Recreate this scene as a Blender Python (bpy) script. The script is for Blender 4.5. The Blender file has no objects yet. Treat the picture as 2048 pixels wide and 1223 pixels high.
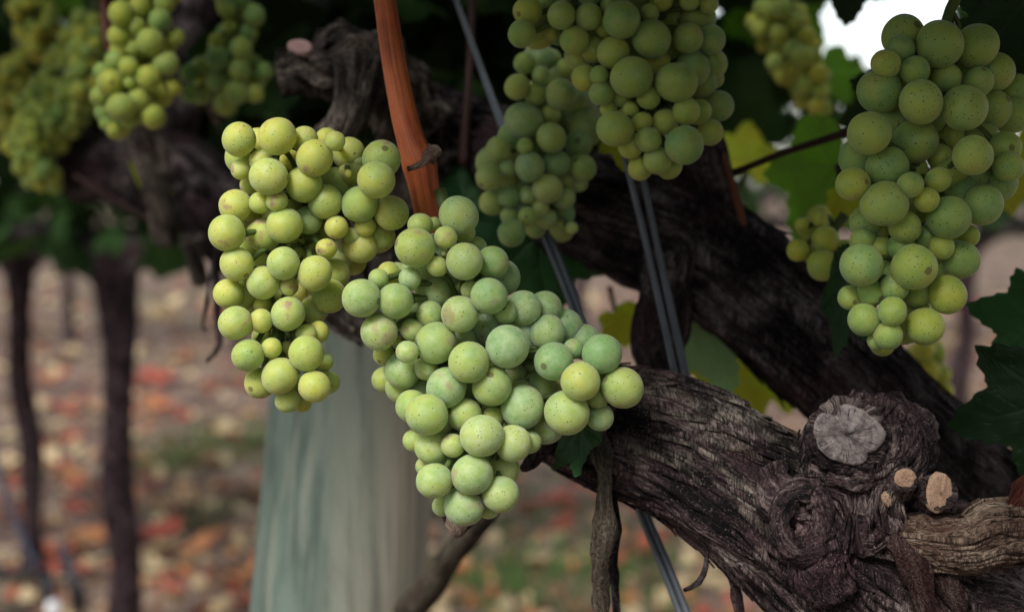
import bpy, bmesh, math, random
import numpy as np
from mathutils import Vector, Matrix, Euler, noise
random.seed(7)
rng = np.random.default_rng(7)
scene = bpy.context.scene
COL = scene.collection
R = math.radians

# ------------------------------------------------------------------ camera, sky, sun, exposure
CAM = Vector((0, 0, 1.0)); PITCH = R(5.0); FPX = 2048 * 50 / 36
FWD = Vector((0, math.cos(PITCH), -math.sin(PITCH))); RGT = Vector((1, 0, 0)); UPV = Vector((0, math.sin(PITCH), math.cos(PITCH)))
cam = bpy.data.cameras.new('camera'); cam.lens = 50; cam.sensor_width = 36; cam.sensor_fit = 'HORIZONTAL'
cam.clip_start = 0.01; cam.clip_end = 2000
cam.dof.use_dof = True; cam.dof.focus_distance = 0.497; cam.dof.aperture_fstop = 7.4; cam.dof.aperture_blades = 0
camo = bpy.data.objects.new('camera', cam); COL.objects.link(camo)
camo.location = CAM; camo.rotation_euler = (math.pi / 2 - PITCH, 0, 0)
scene.camera = camo

SUN_EL, SUN_AZ = R(42), R(205)      # azimuth clockwise from +Y: behind the camera, a little to its left
world = bpy.data.worlds.new('World'); scene.world = world; world.use_nodes = True
wn = world.node_tree.nodes; wl = world.node_tree.links
bg = wn['Background']; sky = wn.new('ShaderNodeTexSky'); sky.sky_type = 'NISHITA'; sky.sun_disc = False
sky.sun_elevation = SUN_EL; sky.sun_rotation = SUN_AZ; sky.air_density = 1.2; sky.dust_density = 1.2; sky.ozone_density = 1.0
hs = wn.new('ShaderNodeHueSaturation'); hs.inputs['Saturation'].default_value = 0.35
wl.new(sky.outputs[0], hs.inputs['Color']); wl.new(hs.outputs[0], bg.inputs['Color'])
bg.inputs['Strength'].default_value = 0.085
sun = bpy.data.lights.new('sun', 'SUN'); sun.energy = 1.5; sun.angle = R(18); sun.color = (1, 0.95, 0.87)
suno = bpy.data.objects.new('sun', sun); COL.objects.link(suno)
sd = Vector((math.sin(SUN_AZ) * math.cos(SUN_EL), math.cos(SUN_AZ) * math.cos(SUN_EL), math.sin(SUN_EL)))
suno.rotation_euler = (-sd).to_track_quat('-Z', 'Y').to_euler(); suno.location = (0, 0, 6)
scene.view_settings.view_transform = 'Standard'; scene.view_settings.look = 'None'
scene.view_settings.exposure = 1.3; scene.view_settings.gamma = 1.0
scene.cycles.max_bounces = 8; scene.cycles.transparent_max_bounces = 8
scene.cycles.sample_clamp_indirect = 4.0

def P(px, py, d):
    return CAM + FWD * d + RGT * ((px - 1024) / FPX * d) + UPV * ((611.5 - py) / FPX * d)
def proj(v):
    q = v - CAM; d = q.dot(FWD)
    return 1024 + q.dot(RGT) / d * FPX, 611.5 - q.dot(UPV) / d * FPX, d
def G(px, py):
    q = P(px, py, 1.0) - CAM
    return CAM + q * (CAM.z / -q.z)
def px2m(r, d): return r * d / FPX

# ------------------------------------------------------------------ objects
def tag(o, label=None, cat=None, group=None, kind=None):
    if label: o['label'] = label
    if cat: o['category'] = cat
    if group: o['group'] = group
    if kind: o['kind'] = kind
    return o
def empty(name, loc, label, cat, group=None):
    o = bpy.data.objects.new(name, None); COL.objects.link(o); o.location = loc; o.empty_display_size = 0.02
    return tag(o, label, cat, group)
def mesh_obj(name, verts, faces, mat, parent=None, uvs=None, smooth=True, attr=None):
    """verts in world space (or in the parent's space added to its location)"""
    me = bpy.data.meshes.new(name)
    off = parent_off(parent)
    v = np.asarray([tuple(p) for p in verts] if not isinstance(verts, np.ndarray) else verts, dtype=float) - np.array(off)
    me.from_pydata(v.tolist(), [], [list(f) for f in faces]); 
    if uvs is not None:
        l = me.uv_layers.new(name='UVMap'); li = np.zeros(len(me.loops), dtype=np.int32); me.loops.foreach_get('vertex_index', li)
        l.data.foreach_set('uv', np.asarray(uvs, dtype=np.float32)[li].ravel())
    if attr is not None:
        a = me.attributes.new('vein', 'FLOAT', 'POINT'); a.data.foreach_set('value', np.asarray(attr, dtype=np.float32))
    me.materials.append(mat)
    if smooth: me.polygons.foreach_set('use_smooth', np.ones(len(me.polygons), dtype=bool))
    me.update()
    o = bpy.data.objects.new(name, me); COL.objects.link(o)
    if parent is not None: o.parent = parent
    return o
def parent_off(p):
    v = Vector((0, 0, 0))
    while p is not None: v = v + p.location; p = p.parent
    return v

# ------------------------------------------------------------------ materials
class NT:
    def __init__(s, name):
        s.m = bpy.data.materials.new(name); s.m.use_nodes = True; s.t = s.m.node_tree; s.t.nodes.clear()
        s.out = s.n('ShaderNodeOutputMaterial')
    def n(s, typ, ins=None, **kw):
        k = s.t.nodes.new(typ)
        for a, b in kw.items(): setattr(k, a, b)
        for a, b in (ins or {}).items(): s.set(k.inputs[a], b)
        return k
    def set(s, sock, b):
        if isinstance(b, bpy.types.NodeSocket): s.t.links.new(b, sock)
        else:
            if sock.type == 'RGBA' and len(b) == 3: b = (*b, 1)
            sock.default_value = b
    def noise(s, vec, scale, detail=3, rough=0.5, dist=0.0):
        return s.n('ShaderNodeTexNoise', {'Vector': vec, 'Scale': scale, 'Detail': detail, 'Roughness': rough, 'Distortion': dist}).outputs['Fac']
    def ramp(s, fac, stops, interp='LINEAR'):
        r = s.n('ShaderNodeValToRGB', {'Fac': fac}); cr = r.color_ramp; cr.interpolation = interp
        while len(cr.elements) < len(stops): cr.elements.new(0.5)
        for e, (p, c) in zip(cr.elements, stops):
            e.position = p; e.color = (*c, 1) if not isinstance(c, (int, float)) else (c, c, c, 1)
        return r.outputs['Color']
    def mix(s, fac, a, b, blend='MIX'):
        k = s.n('ShaderNodeMix', data_type='RGBA', blend_type=blend); k.clamp_factor = True
        s.set(k.inputs[0], fac); s.set(k.inputs[6], a); s.set(k.inputs[7], b); return k.outputs[2]
    def math(s, op, a, b=0.0, c=None, clamp=False):
        k = s.n('ShaderNodeMath', operation=op); k.use_clamp = clamp
        s.set(k.inputs[0], a); s.set(k.inputs[1], b)
        if c is not None: s.set(k.inputs[2], c)
        return k.outputs[0]
    def mapr(s, v, a, b, c=0.0, d=1.0, smooth=True):
        k = s.n('ShaderNodeMapRange', {'Value': v, 'From Min': a, 'From Max': b, 'To Min': c, 'To Max': d})
        k.interpolation_type = 'SMOOTHSTEP' if smooth else 'LINEAR'; return k.outputs[0]
    def scale(s, vec, sc):
        return s.n('ShaderNodeMapping', {'Vector': vec, 'Scale': sc}).outputs[0]
    def bump(s, h, strength, dist):
        return s.n('ShaderNodeBump', {'Height': h, 'Strength': strength, 'Distance': dist}).outputs[0]
    def done(s, sh):
        s.t.links.new(sh, s.out.inputs['Surface']); return s.m

def mat_grape():
    k = NT('grape_skin')
    tc = k.n('ShaderNodeTexCoord').outputs['Object']; oi = k.n('ShaderNodeObjectInfo')
    rnd = oi.outputs['Random']; sep = k.n('ShaderNodeSeparateColor', {'Color': oi.outputs['Color']})
    off = k.n('ShaderNodeVectorMath', {0: tc, 1: k.n('ShaderNodeCombineXYZ', {0: k.math('MULTIPLY', rnd, 90), 1: k.math('MULTIPLY', rnd, 41), 2: rnd}).outputs[0]}, operation='ADD').outputs[0]
    big = k.noise(off, 0.9, 2); med = k.noise(off, 2.6, 4, 0.6); fine = k.noise(off, 14, 4, 0.65)
    yel = k.math('ADD', sep.outputs[0], k.math('MULTIPLY', k.math('SUBTRACT', big, 0.5), 0.9), clamp=True)
    base = k.ramp(yel, [(0.0, (0.135, 0.30, 0.085)), (0.45, (0.31, 0.405, 0.06)), (1.0, (0.54, 0.50, 0.03))])
    bloom = k.mapr(k.math('ADD', k.math('MULTIPLY', med, 0.7), k.math('MULTIPLY', fine, 0.3)), 0.25, 0.75, 0.06, 0.46)
    base = k.mix(k.math('MULTIPLY', bloom, oi.outputs['Alpha']), base, (0.50, 0.57, 0.40))
    # russet blush on some berries
    rus = k.math('MULTIPLY', k.mapr(k.math('ADD', big, k.math('MULTIPLY', fine, 0.18)), 0.66, 0.80), sep.outputs[1])
    base = k.mix(rus, base, (0.27, 0.17, 0.16))
    # lenticels: small dark specks of differing size
    def specks(scale, r0, r1, gate):
        v = k.n('ShaderNodeTexVoronoi', {'Vector': off, 'Scale': scale, 'Randomness': 1.0})
        cs = k.n('ShaderNodeSeparateColor', {'Color': v.outputs['Color']})
        rad = k.mapr(cs.outputs[0], 0.0, 1.0, r0, r1, False)
        hit = k.math('LESS_THAN', k.math('DIVIDE', v.outputs['Distance'], scale), k.math('DIVIDE', rad, scale))
        g = k.math('LESS_THAN', cs.outputs[1], k.math('MULTIPLY', gate, k.mapr(med, 0.38, 0.6, 0.35, 1.4)))
        return k.math('MULTIPLY', hit, g)
    sp = k.math('MAXIMUM', specks(6.5, 0.11, 0.24, k.math('MULTIPLY', sep.outputs[2], 0.75)), specks(3.4, 0.06, 0.15, k.math('MULTIPLY', sep.outputs[2], 0.42)))
    base = k.mix(k.math('MULTIPLY', sp, 0.9), base, (0.045, 0.028, 0.012))
    z = k.n('ShaderNodeSeparateXYZ', {0: tc}).outputs[2]
    base = k.mix(k.mapr(z, 0.9992, 0.9998, 0, 0.7), base, (0.10, 0.055, 0.03))
    # scratches
    wv = k.noise(k.scale(off, (1.0, 7.0, 1.0)), 2.2, 2)
    scr = k.math('MULTIPLY', k.mapr(wv, 0.745, 0.76), k.math('MULTIPLY', sep.outputs[1], 0.8))
    base = k.mix(scr, base, (0.20, 0.10, 0.05))
    b = k.n('ShaderNodeBsdfPrincipled', {'Base Color': base, 'Roughness': k.mapr(fine, 0.3, 0.7, 0.42, 0.62), 'Specular IOR Level': 0.33,
        'Subsurface Weight': 0.9, 'Subsurface Radius': (1.0, 0.97, 0.28), 'Subsurface Scale': 0.011,
        'Sheen Weight': 0.16, 'Sheen Roughness': 0.5, 'Normal': k.bump(fine, 0.06, 0.05)})
    return k.done(b.outputs[0])

def mat_bark(name, dark, mid, light, amount=0.5, rough=0.9, spec=0.12, tint=(0.10, 0.05, 0.045)):
    k = NT(name); uv = k.n('ShaderNodeTexCoord').outputs['UV']; ob = k.n('ShaderNodeTexCoord').outputs['Object']
    uvw = k.n('ShaderNodeVectorMath', {0: uv, 1: k.n('ShaderNodeVectorMath', {0: k.n('ShaderNodeTexNoise', {'Vector': ob, 'Scale': 60.0, 'Detail': 2}).outputs['Color'], 'Scale': 0.0045}, operation='SCALE').outputs[0]}, operation='ADD').outputs[0]
    fib = k.noise(k.scale(uvw, (620, 45, 1)), 1.0, 5, 0.62)
    fib2 = k.noise(k.scale(uvw, (190, 22, 1)), 1.0, 4, 0.6)
    pat = k.noise(ob, 42, 4, 0.6); fine = k.noise(ob, 420, 4, 0.7)
    f = k.math('ADD', k.math('MULTIPLY', fib, 0.5), k.math('MULTIPLY', fib2, 0.5))
    f = k.math('ADD', f, k.math('MULTIPLY', k.math('SUBTRACT', pat, 0.5), amount))
    col = k.ramp(f, [(0.38, dark), (0.51, mid), (0.68, light)])
    col = k.mix(k.mapr(k.noise(ob, 28, 3), 0.52, 0.72, 0, 0.55), col, tint)
    col = k.mix(k.mapr(fine, 0.55, 0.8, 0, 0.5), col, light)
    grit = k.noise(k.scale(uvw, (1500, 420, 1)), 1.0, 3, 0.7)
    col = k.mix(k.mapr(grit, 0.40, 0.56, 0.8, 0), col, dark); col = k.mix(k.mapr(k.noise(ob, 1300, 2, 0.6), 0.62, 0.72, 0, 0.55), col, light)
    h = k.math('ADD', k.math('MULTIPLY', fib, 0.6), k.math('ADD', k.math('MULTIPLY', fib2, 0.8), k.math('ADD', k.math('MULTIPLY', fine, 0.3), k.math('MULTIPLY', grit, 0.5))))
    b = k.n('ShaderNodeBsdfPrincipled', {'Base Color': col, 'Roughness': rough, 'Specular IOR Level': spec, 'Normal': k.bump(h, 0.9, 0.004)})
    return k.done(b.outputs[0])

def mat_streak(name, a, b_, c, su=500, sv=12, rough=0.55, spec=0.3, mott=25, bump=0.3):
    k = NT(name); uv = k.n('ShaderNodeTexCoord').outputs['UV']; ob = k.n('ShaderNodeTexCoord').outputs['Object']
    st = k.noise(k.scale(uv, (su, sv, 1)), 1.0, 4, 0.6); mo = k.noise(ob, mott, 4, 0.6)
    f = k.math('ADD', k.math('MULTIPLY', st, 0.6), k.math('MULTIPLY', mo, 0.4))
    col = k.ramp(f, [(0.36, a), (0.5, b_), (0.66, c)])
    fn = k.noise(ob, mott * 22, 3, 0.7); col = k.mix(k.mapr(fn, 0.62, 0.72, 0, 0.5), col, a)
    b = k.n('ShaderNodeBsdfPrincipled', {'Base Color': col, 'Roughness': rough, 'Specular IOR Level': spec, 'Normal': k.bump(st, bump, 0.002)})
    return k.done(b.outputs[0])

def mat_leaf(name, col, col2, trans, vein, rough=0.5, tw=0.4, spec=0.25):
    k = NT(name); ob = k.n('ShaderNodeTexCoord').outputs['Object']; rnd = k.n('ShaderNodeObjectInfo').outputs['Random']
    v = k.n('ShaderNodeAttribute', attribute_name='vein').outputs['Fac']
    no = k.noise(ob, 45, 4, 0.6); fi = k.noise(ob, 300, 3, 0.6)
    c = k.mix(k.mapr(no, 0.35, 0.68), col, col2); c = k.mix(k.mapr(fi, 0.5, 0.8, 0, 0.35), c, col2)
    c = k.mix(k.math('MULTIPLY', v, 0.75), c, vein)
    tcol = k.mix(k.math('MULTIPLY', v, 0.5), k.mix(k.mapr(no, 0.35, 0.65), trans, col2), col)
    h = k.math('SUBTRACT', k.math('MULTIPLY', fi, 0.15), v)
    b = k.n('ShaderNodeBsdfPrincipled', {'Base Color': c, 'Roughness': rough, 'Specular IOR Level': spec, 'Normal': k.bump(h, 0.5, 0.002)})
    t = k.n('ShaderNodeBsdfTranslucent', {'Color': tcol})
    m = k.n('ShaderNodeMixShader', {0: tw, 1: b.outputs[0], 2: t.outputs[0]})
    return k.done(m.outputs[0])

def mat_plain(name, col, rough=0.6, spec=0.3, var=0.3, scale=60, metallic=0.0):
    k = NT(name); ob = k.n('ShaderNodeTexCoord').outputs['Object']
    c = k.mix(k.mapr(k.noise(ob, scale, 4, 0.6), 0.3, 0.7), col, tuple(x * (1 - var) for x in col))
    b = k.n('ShaderNodeBsdfPrincipled', {'Base Color': c, 'Roughness': rough, 'Specular IOR Level': spec, 'Metallic': metallic})
    return k.done(b.outputs[0])

def mat_cutwood(name, a, b_, dark):
    """sawn end grain: rings round the pith, radial checks, weathering"""
    k = NT(name); uv = k.n('ShaderNodeTexCoord').outputs['UV']
    ln = k.n('ShaderNodeVectorMath', {0: uv}, operation='LENGTH').outputs['Value']
    no = k.noise(uv, 3.5, 5, 0.65)
    rings = k.n('ShaderNodeMath', {0: k.math('ADD', k.math('MULTIPLY', ln, 34), k.math('MULTIPLY', no, 5))}, operation='SINE').outputs[0]
    sx = k.n('ShaderNodeSeparateXYZ', {0: uv}); ang = k.math('ARCTAN2', sx.outputs[1], sx.outputs[0])
    rad = k.noise(k.n('ShaderNodeCombineXYZ', {0: k.math('MULTIPLY', ang, 6), 1: k.math('MULTIPLY', ln, 0.8)}).outputs[0], 2.2, 4, 0.7)
    c = k.mix(k.mapr(no, 0.36, 0.66), a, b_); c = k.mix(k.mapr(rings, 0.1, 1, 0, 0.24), c, dark)
    c = k.mix(k.mapr(rad, 0.54, 0.62, 0, 0.9), c, dark); c = k.mix(k.mapr(k.noise(uv, 9, 5, 0.7), 0.56, 0.7, 0, 0.7), c, dark); c = k.mix(k.mapr(ln, 0.04, 0.16, 0.8, 0), c, dark); c = k.mix(k.mapr(ln, 0.86, 0.97, 0, 0.6), c, a)
    b = k.n('ShaderNodeBsdfPrincipled', {'Base Color': c, 'Roughness': 0.9, 'Specular IOR Level': 0.1, 'Normal': k.bump(rad, 0.6, 0.003)})
    return k.done(b.outputs[0])

def mat_soil():
    k = NT('soil'); ob = k.n('ShaderNodeTexCoord').outputs['Object']
    a = k.noise(ob, 4.0, 5, 0.6); b_ = k.noise(ob, 11, 5, 0.65); c_ = k.noise(ob, 60, 4, 0.7)
    f = k.math('ADD', k.math('MULTIPLY', a, 0.5), k.math('ADD', k.math('MULTIPLY', b_, 0.3), k.math('MULTIPLY', c_, 0.2)))
    col = k.ramp(f, [(0.40, (0.035, 0.023, 0.021)), (0.47, (0.12, 0.081, 0.068)), (0.54, (0.225, 0.158, 0.122)), (0.63, (0.44, 0.33, 0.235))])
    col = k.mix(k.mapr(k.noise(ob, 1.1, 4, 0.6), 0.54, 0.68, 0, 0.5), col, (0.14, 0.19, 0.07))
    b = k.n('ShaderNodeBsdfPrincipled', {'Base Color': col, 'Roughness': 0.95, 'Specular IOR Level': 0.1, 'Normal': k.bump(f, 0.7, 0.05)})
    return k.done(b.outputs[0])

def mat_post():
    k = NT('treated_pine'); ob = k.n('ShaderNodeTexCoord').outputs['Object']
    st = k.noise(k.scale(ob, (85, 85, 3.0)), 1.0, 6, 0.7, 0.25); side = k.noise(k.scale(ob, (11, 11, 1.6)), 1.0, 3, 0.5)
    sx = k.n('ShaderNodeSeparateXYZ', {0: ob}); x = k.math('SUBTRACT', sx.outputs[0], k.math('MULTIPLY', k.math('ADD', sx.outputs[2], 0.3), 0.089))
    s = k.math('ADD', k.math('MULTIPLY', x, 7.0), side)          # copper green at left; tan at right, lightened to paint in skylight
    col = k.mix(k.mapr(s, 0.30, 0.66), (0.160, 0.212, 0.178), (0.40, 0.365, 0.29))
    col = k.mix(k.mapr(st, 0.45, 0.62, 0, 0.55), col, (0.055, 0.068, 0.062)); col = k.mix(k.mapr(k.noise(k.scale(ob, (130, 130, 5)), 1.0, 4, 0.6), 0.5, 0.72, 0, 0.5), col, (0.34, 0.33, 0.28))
    b = k.n('ShaderNodeBsdfPrincipled', {'Base Color': col, 'Roughness': 0.85, 'Specular IOR Level': 0.15, 'Normal': k.bump(st, 0.6, 0.006)})
    return k.done(b.outputs[0])

M_GRAPE = mat_grape()
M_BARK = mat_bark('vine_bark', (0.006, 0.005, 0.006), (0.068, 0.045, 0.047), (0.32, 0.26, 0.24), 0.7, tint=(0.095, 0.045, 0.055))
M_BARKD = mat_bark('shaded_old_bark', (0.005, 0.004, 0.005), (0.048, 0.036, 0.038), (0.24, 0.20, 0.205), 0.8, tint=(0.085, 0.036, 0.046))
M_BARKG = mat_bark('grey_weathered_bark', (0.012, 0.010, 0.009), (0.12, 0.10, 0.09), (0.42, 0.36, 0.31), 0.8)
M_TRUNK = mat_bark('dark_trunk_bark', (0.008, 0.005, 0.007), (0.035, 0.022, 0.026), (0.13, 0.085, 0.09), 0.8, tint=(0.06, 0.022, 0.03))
M_STRIP = mat_bark('peeling_bark', (0.03, 0.024, 0.018), (0.12, 0.10, 0.075), (0.26, 0.225, 0.175))
M_CANE = mat_streak('ripe_cane', (0.16, 0.034, 0.014), (0.48, 0.12, 0.04), (0.62, 0.20, 0.075), su=260, mott=38, bump=0.6)
M_CANEB = mat_streak('dull_cane', (0.06, 0.016, 0.01), (0.16, 0.05, 0.02), (0.24, 0.09, 0.04))
M_SPUR = mat_bark('pruned_spur_wood', (0.020, 0.012, 0.010), (0.12, 0.076, 0.056), (0.36, 0.275, 0.21), 0.9, tint=(0.11, 0.052, 0.036))
M_TWIG = mat_plain('dark_twig', (0.05, 0.022, 0.018), 0.6)
M_RACHIS = mat_plain('green_stem', (0.10, 0.15, 0.04), 0.5, 0.3, 0.5, 120)
M_CUTG = mat_cutwood('weathered_cut', (0.27, 0.235, 0.225), (0.12, 0.10, 0.105), (0.028, 0.024, 0.028))
M_CUTF = mat_cutwood('fresh_cut', (0.50, 0.34, 0.24), (0.42, 0.27, 0.19), (0.16, 0.085, 0.055))
M_WIRE = mat_streak('galvanised_wire', (0.035, 0.045, 0.058), (0.085, 0.10, 0.12), (0.17, 0.19, 0.22), su=600, sv=14, rough=0.5, spec=0.5, bump=0.2)
M_TUBE = mat_plain('blue_grey_tubing', (0.03, 0.034, 0.055), 0.5)
M_BLACK = mat_plain('black_plastic', (0.012, 0.012, 0.015), 0.45)
M_WHITE = mat_plain('white_plastic', (0.8, 0.8, 0.82), 0.5, 0.3, 0.08)
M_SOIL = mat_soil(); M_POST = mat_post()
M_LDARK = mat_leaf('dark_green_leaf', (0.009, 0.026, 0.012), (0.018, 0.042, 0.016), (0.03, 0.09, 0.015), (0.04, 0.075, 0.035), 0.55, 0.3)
M_LMID = mat_leaf('green_leaf', (0.07, 0.22, 0.02), (0.14, 0.31, 0.03), (0.25, 0.62, 0.03), (0.14, 0.24, 0.06), 0.5, 0.5)
M_LYEL = mat_leaf('yellowing_leaf', (0.26, 0.42, 0.03), (0.46, 0.48, 0.035), (0.65, 0.78, 0.03), (0.40, 0.44, 0.1), 0.55, 0.55)
M_LPALE = mat_leaf('pale_leaf_underside', (0.22, 0.40, 0.19), (0.30, 0.50, 0.23), (0.30, 0.60, 0.10), (0.44, 0.52, 0.30), 0.7, 0.4)
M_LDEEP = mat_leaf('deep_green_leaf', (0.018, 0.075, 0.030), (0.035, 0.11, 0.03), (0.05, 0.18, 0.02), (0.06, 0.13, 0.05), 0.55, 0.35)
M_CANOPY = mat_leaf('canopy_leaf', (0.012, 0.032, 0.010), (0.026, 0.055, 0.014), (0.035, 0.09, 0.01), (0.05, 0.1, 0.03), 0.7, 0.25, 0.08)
M_GRASS = mat_plain('grass', (0.075, 0.14, 0.035), 0.7, 0.2, 0.4, 8)
FALL = {'scarlet': mat_leaf('scarlet_leaf', (0.33, 0.06, 0.04), (0.40, 0.11, 0.075), (0.4, 0.05, 0.02), (0.3, 0.1, 0.05), 0.6, 0.25),
        'orange': mat_leaf('orange_leaf', (0.46, 0.17, 0.07), (0.55, 0.26, 0.12), (0.4, 0.15, 0.03), (0.4, 0.25, 0.1), 0.6, 0.25),
        'straw': mat_leaf('straw_leaf', (0.48, 0.36, 0.20), (0.60, 0.48, 0.30), (0.4, 0.3, 0.1), (0.5, 0.4, 0.25), 0.7, 0.2),
        'brown': mat_leaf('brown_leaf', (0.16, 0.085, 0.05), (0.24, 0.14, 0.09), (0.2, 0.1, 0.03), (0.3, 0.2, 0.1), 0.7, 0.2)}

# ------------------------------------------------------------------ shape builders
def catmull(pts, step):
    """pts: [(Vector, r)] -> dense list"""
    out = []; n = len(pts)
    for i in range(n - 1):
        p0, p1, p2, p3 = (pts[max(i - 1, 0)], pts[i], pts[i + 1], pts[min(i + 2, n - 1)])
        m = max(2, int((p2[0] - p1[0]).length / step))
        for j in range(m):
            t = j / m
            def cr(a, b, c, d): return 0.5 * ((2 * b) + (c - a) * t + (2 * a - 5 * b + 4 * c - d) * t * t + (3 * b - a - 3 * c + d) * t ** 3)
            out.append((cr(p0[0], p1[0], p2[0], p3[0]), max(1e-4, cr(p0[1], p1[1], p2[1], p3[1]))))
    out.append(pts[-1]); return out
def tube_geo(pts, seg=12, step=0.01, disp=None, caps=True, flat=None):
    """returns verts, faces, uvs.  disp(angle, length, r, point) -> extra radius. flat: (factor) squash along frame b"""
    path = catmull(pts, step); V = []; U = []; F = []; rm = sum(p[1] for p in path) / len(path)
    t = (path[1][0] - path[0][0]).normalized()
    a = t.cross(Vector((0.13, 1, 0.21))).normalized(); L = 0
    for i, (c, r) in enumerate(path):
        t = (path[min(i + 1, len(path) - 1)][0] - path[max(i - 1, 0)][0]).normalized()
        a = (a - t * a.dot(t)).normalized(); b = t.cross(a)
        if i: L += (c - path[i - 1][0]).length
        for k in range(seg + 1):
            an = 2 * math.pi * k / seg
            rr = r + (disp(an, L, r, c) if disp else 0)
            V.append(c + a * (math.cos(an) * rr) + b * (math.sin(an) * rr * (flat or 1)))
            U.append((an * rm, L))
    w = seg + 1
    for i in range(len(path) - 1):
        for k in range(seg): F.append((i * w + k, i * w + k + 1, (i + 1) * w + k + 1, (i + 1) * w + k))
    if caps:
        F.append(tuple(range(seg - 1, -1, -1))); o = (len(path) - 1) * w; F.append(tuple(o + k for k in range(seg)))
    return V, F, U
def merge(parts):
    V, F, U = [], [], []
    for v, f, u in parts:
        o = len(V); V += v; U += u; F += [tuple(i + o for i in q) for q in f]
    return V, F, U
def bark_disp(amp=0.13, seed=0.0, twist=25.0, lump=0.10, cell=0.0055):
    def f(an, L, r, c):
        a2 = an + L * twist * 0.12
        x, y = math.cos(a2) * r, math.sin(a2) * r
        q = Vector((x / cell, y / cell, L / (cell * 7) + seed))
        n1 = 1 - 2 * abs(noise.noise(q)); n2 = noise.noise(q * 2.3 + Vector((3, 1, 7)))
        n3 = noise.noise(Vector((x / 0.02, y / 0.02, L / 0.03 + seed * 2)))
        n4 = noise.noise(Vector((x / 0.002, y / 0.002, L / 0.006 + seed)))
        n5 = 1 - 2 * abs(noise.noise(Vector((x / 0.0016 + n2, y / 0.0016, L / 0.011 + seed))))
        return r * (amp * (0.5 * n1 + 0.4 * n2) + lump * n3) + 0.0007 * n5 * min(1, r / 0.008) + r * amp * 0.12 * n4
    return f
def gnarl_disp(seed, a1=0.0034, a2=0.0017, a3=0.0008):
    def f(an, L, r, c):
        q = c * 1.0 + Vector((math.cos(an), math.sin(an), 0)) * r + Vector((seed, 0, 0)); w = noise.noise_vector(q / 0.012) * 0.004
        n1 = noise.noise((q + w) / 0.0085); n2 = 1 - 2 * abs(noise.noise((q + w) / 0.0042)); n3 = 1 - 2 * abs(noise.noise(q / 0.0018))
        return a1 * n1 + a2 * n2 + a3 * n3
    return f
def flakes(pts, n, rnd, lmin=0.012, lmax=0.04, w=0.0022, lift=0.004, amin=0, amax=2 * math.pi, up=None):
    """loose fibrous strips of bark lying along a branch"""
    path = catmull(pts, 0.004); parts = []
    for _ in range(n):
        i0 = rnd.randrange(2, max(3, len(path) - 4)); ln = rnd.uniform(lmin, lmax); m = max(4, int(ln / 0.004))
        an = rnd.uniform(amin, amax); V, U, F = [], [], []; tw = rnd.uniform(-0.12, 0.12)
        if up is not None:
            c, r = path[i0]; t = (path[i0 + 1][0] - path[i0 - 1][0]).normalized(); a = t.cross(Vector((0.13, 1, 0.21))).normalized()
            if (a * math.cos(an) + t.cross(a) * math.sin(an)).dot(Vector((0, -0.45, 0.9))) < up: continue
        l0, l1 = rnd.uniform(-0.0005, 0.002), rnd.uniform(0.0005, lift); ww = w * rnd.uniform(0.4, 1.3)
        for j in range(m + 1):
            ii = min(i0 + j, len(path) - 2); c, r = path[ii]; t = (path[ii + 1][0] - path[ii - 1][0]).normalized()
            a = t.cross(Vector((0.13, 1, 0.21))).normalized(); b = t.cross(a); u = j / m
            d = a * math.cos(an + tw * j * 0.3) + b * math.sin(an + tw * j * 0.3); s = t.cross(d)
            h = r * 1.03 + l0 + (l1 - l0) * (u ** 2); hw = ww * (1 - abs(2 * u - 1) ** 3 * 0.85)
            p = c + d * h
            for q in (p - s * hw, p + s * hw, p + s * hw - d * 0.0008, p - s * hw - d * 0.0008): V.append(q); U.append((q.x + an, j * 0.004))
        for j in range(m):
            for k in range(4): F.append((j * 4 + k, j * 4 + (k + 1) % 4, j * 4 + 4 + (k + 1) % 4, j * 4 + 4 + k))
        F.append((0, 1, 2, 3)); F.append((m * 4 + 3, m * 4 + 2, m * 4 + 1, m * 4)); parts.append((V, F, U))
    return parts
def pt(x, y, d, r): return (P(x, y, d), px2m(r, d))
def tube(name, pts, mat, parent=None, **kw):
    V, F, U = tube_geo(pts, **kw); return mesh_obj(name, V, F, mat, parent, U)
def cut_face(name, c, normal, rx, ry, rot, mat, parent, seed=0, depth=0.003, notch=None, rough=0.05):
    """sawn end: ragged disc with real thickness, slightly domed"""
    n = normal.normalized(); a = n.cross(Vector((0, 0, 1))).normalized(); b = a.cross(n) * -1
    V, U, F = [], [], []; S, K = 48, 7
    for j in range(K + 1):
        for i in range(S):
            an = 2 * math.pi * i / S; q = min(1, j / (K - 1)) if j < K else 1.0
            rag = 1 + rough * noise.noise(Vector((math.cos(an) * 1.3, math.sin(an) * 1.3, seed))) * 2 + 0.05 * noise.noise(Vector((math.cos(an) * 5, math.sin(an) * 5, seed)))
            if notch: rag *= 1 - notch[1] * math.exp(-((math.atan2(math.sin(an - notch[0]), math.cos(an - notch[0])) / 0.22) ** 2))
            ux, uy = math.cos(an) * q * rag, math.sin(an) * q * rag
            x, y = ux * rx, uy * ry; x, y = x * math.cos(rot) - y * math.sin(rot), x * math.sin(rot) + y * math.cos(rot)
            h = rough * 0.014 * noise.noise(Vector((ux * 3, uy * 3, seed + 5))) + rough * 0.006 * noise.noise(Vector((ux * 9, uy * 9, seed + 5))) - 0.0006 * q ** 4 - (depth if j == K else 0)
            V.append(c + a * x + b * y + n * h); U.append((ux, uy))
    for j in range(K):
        for i in range(S): F.append((j * S + i, j * S + (i + 1) % S, (j + 1) * S + (i + 1) % S, (j + 1) * S + i))
    return mesh_obj(name, V, F, mat, parent, U)

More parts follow.
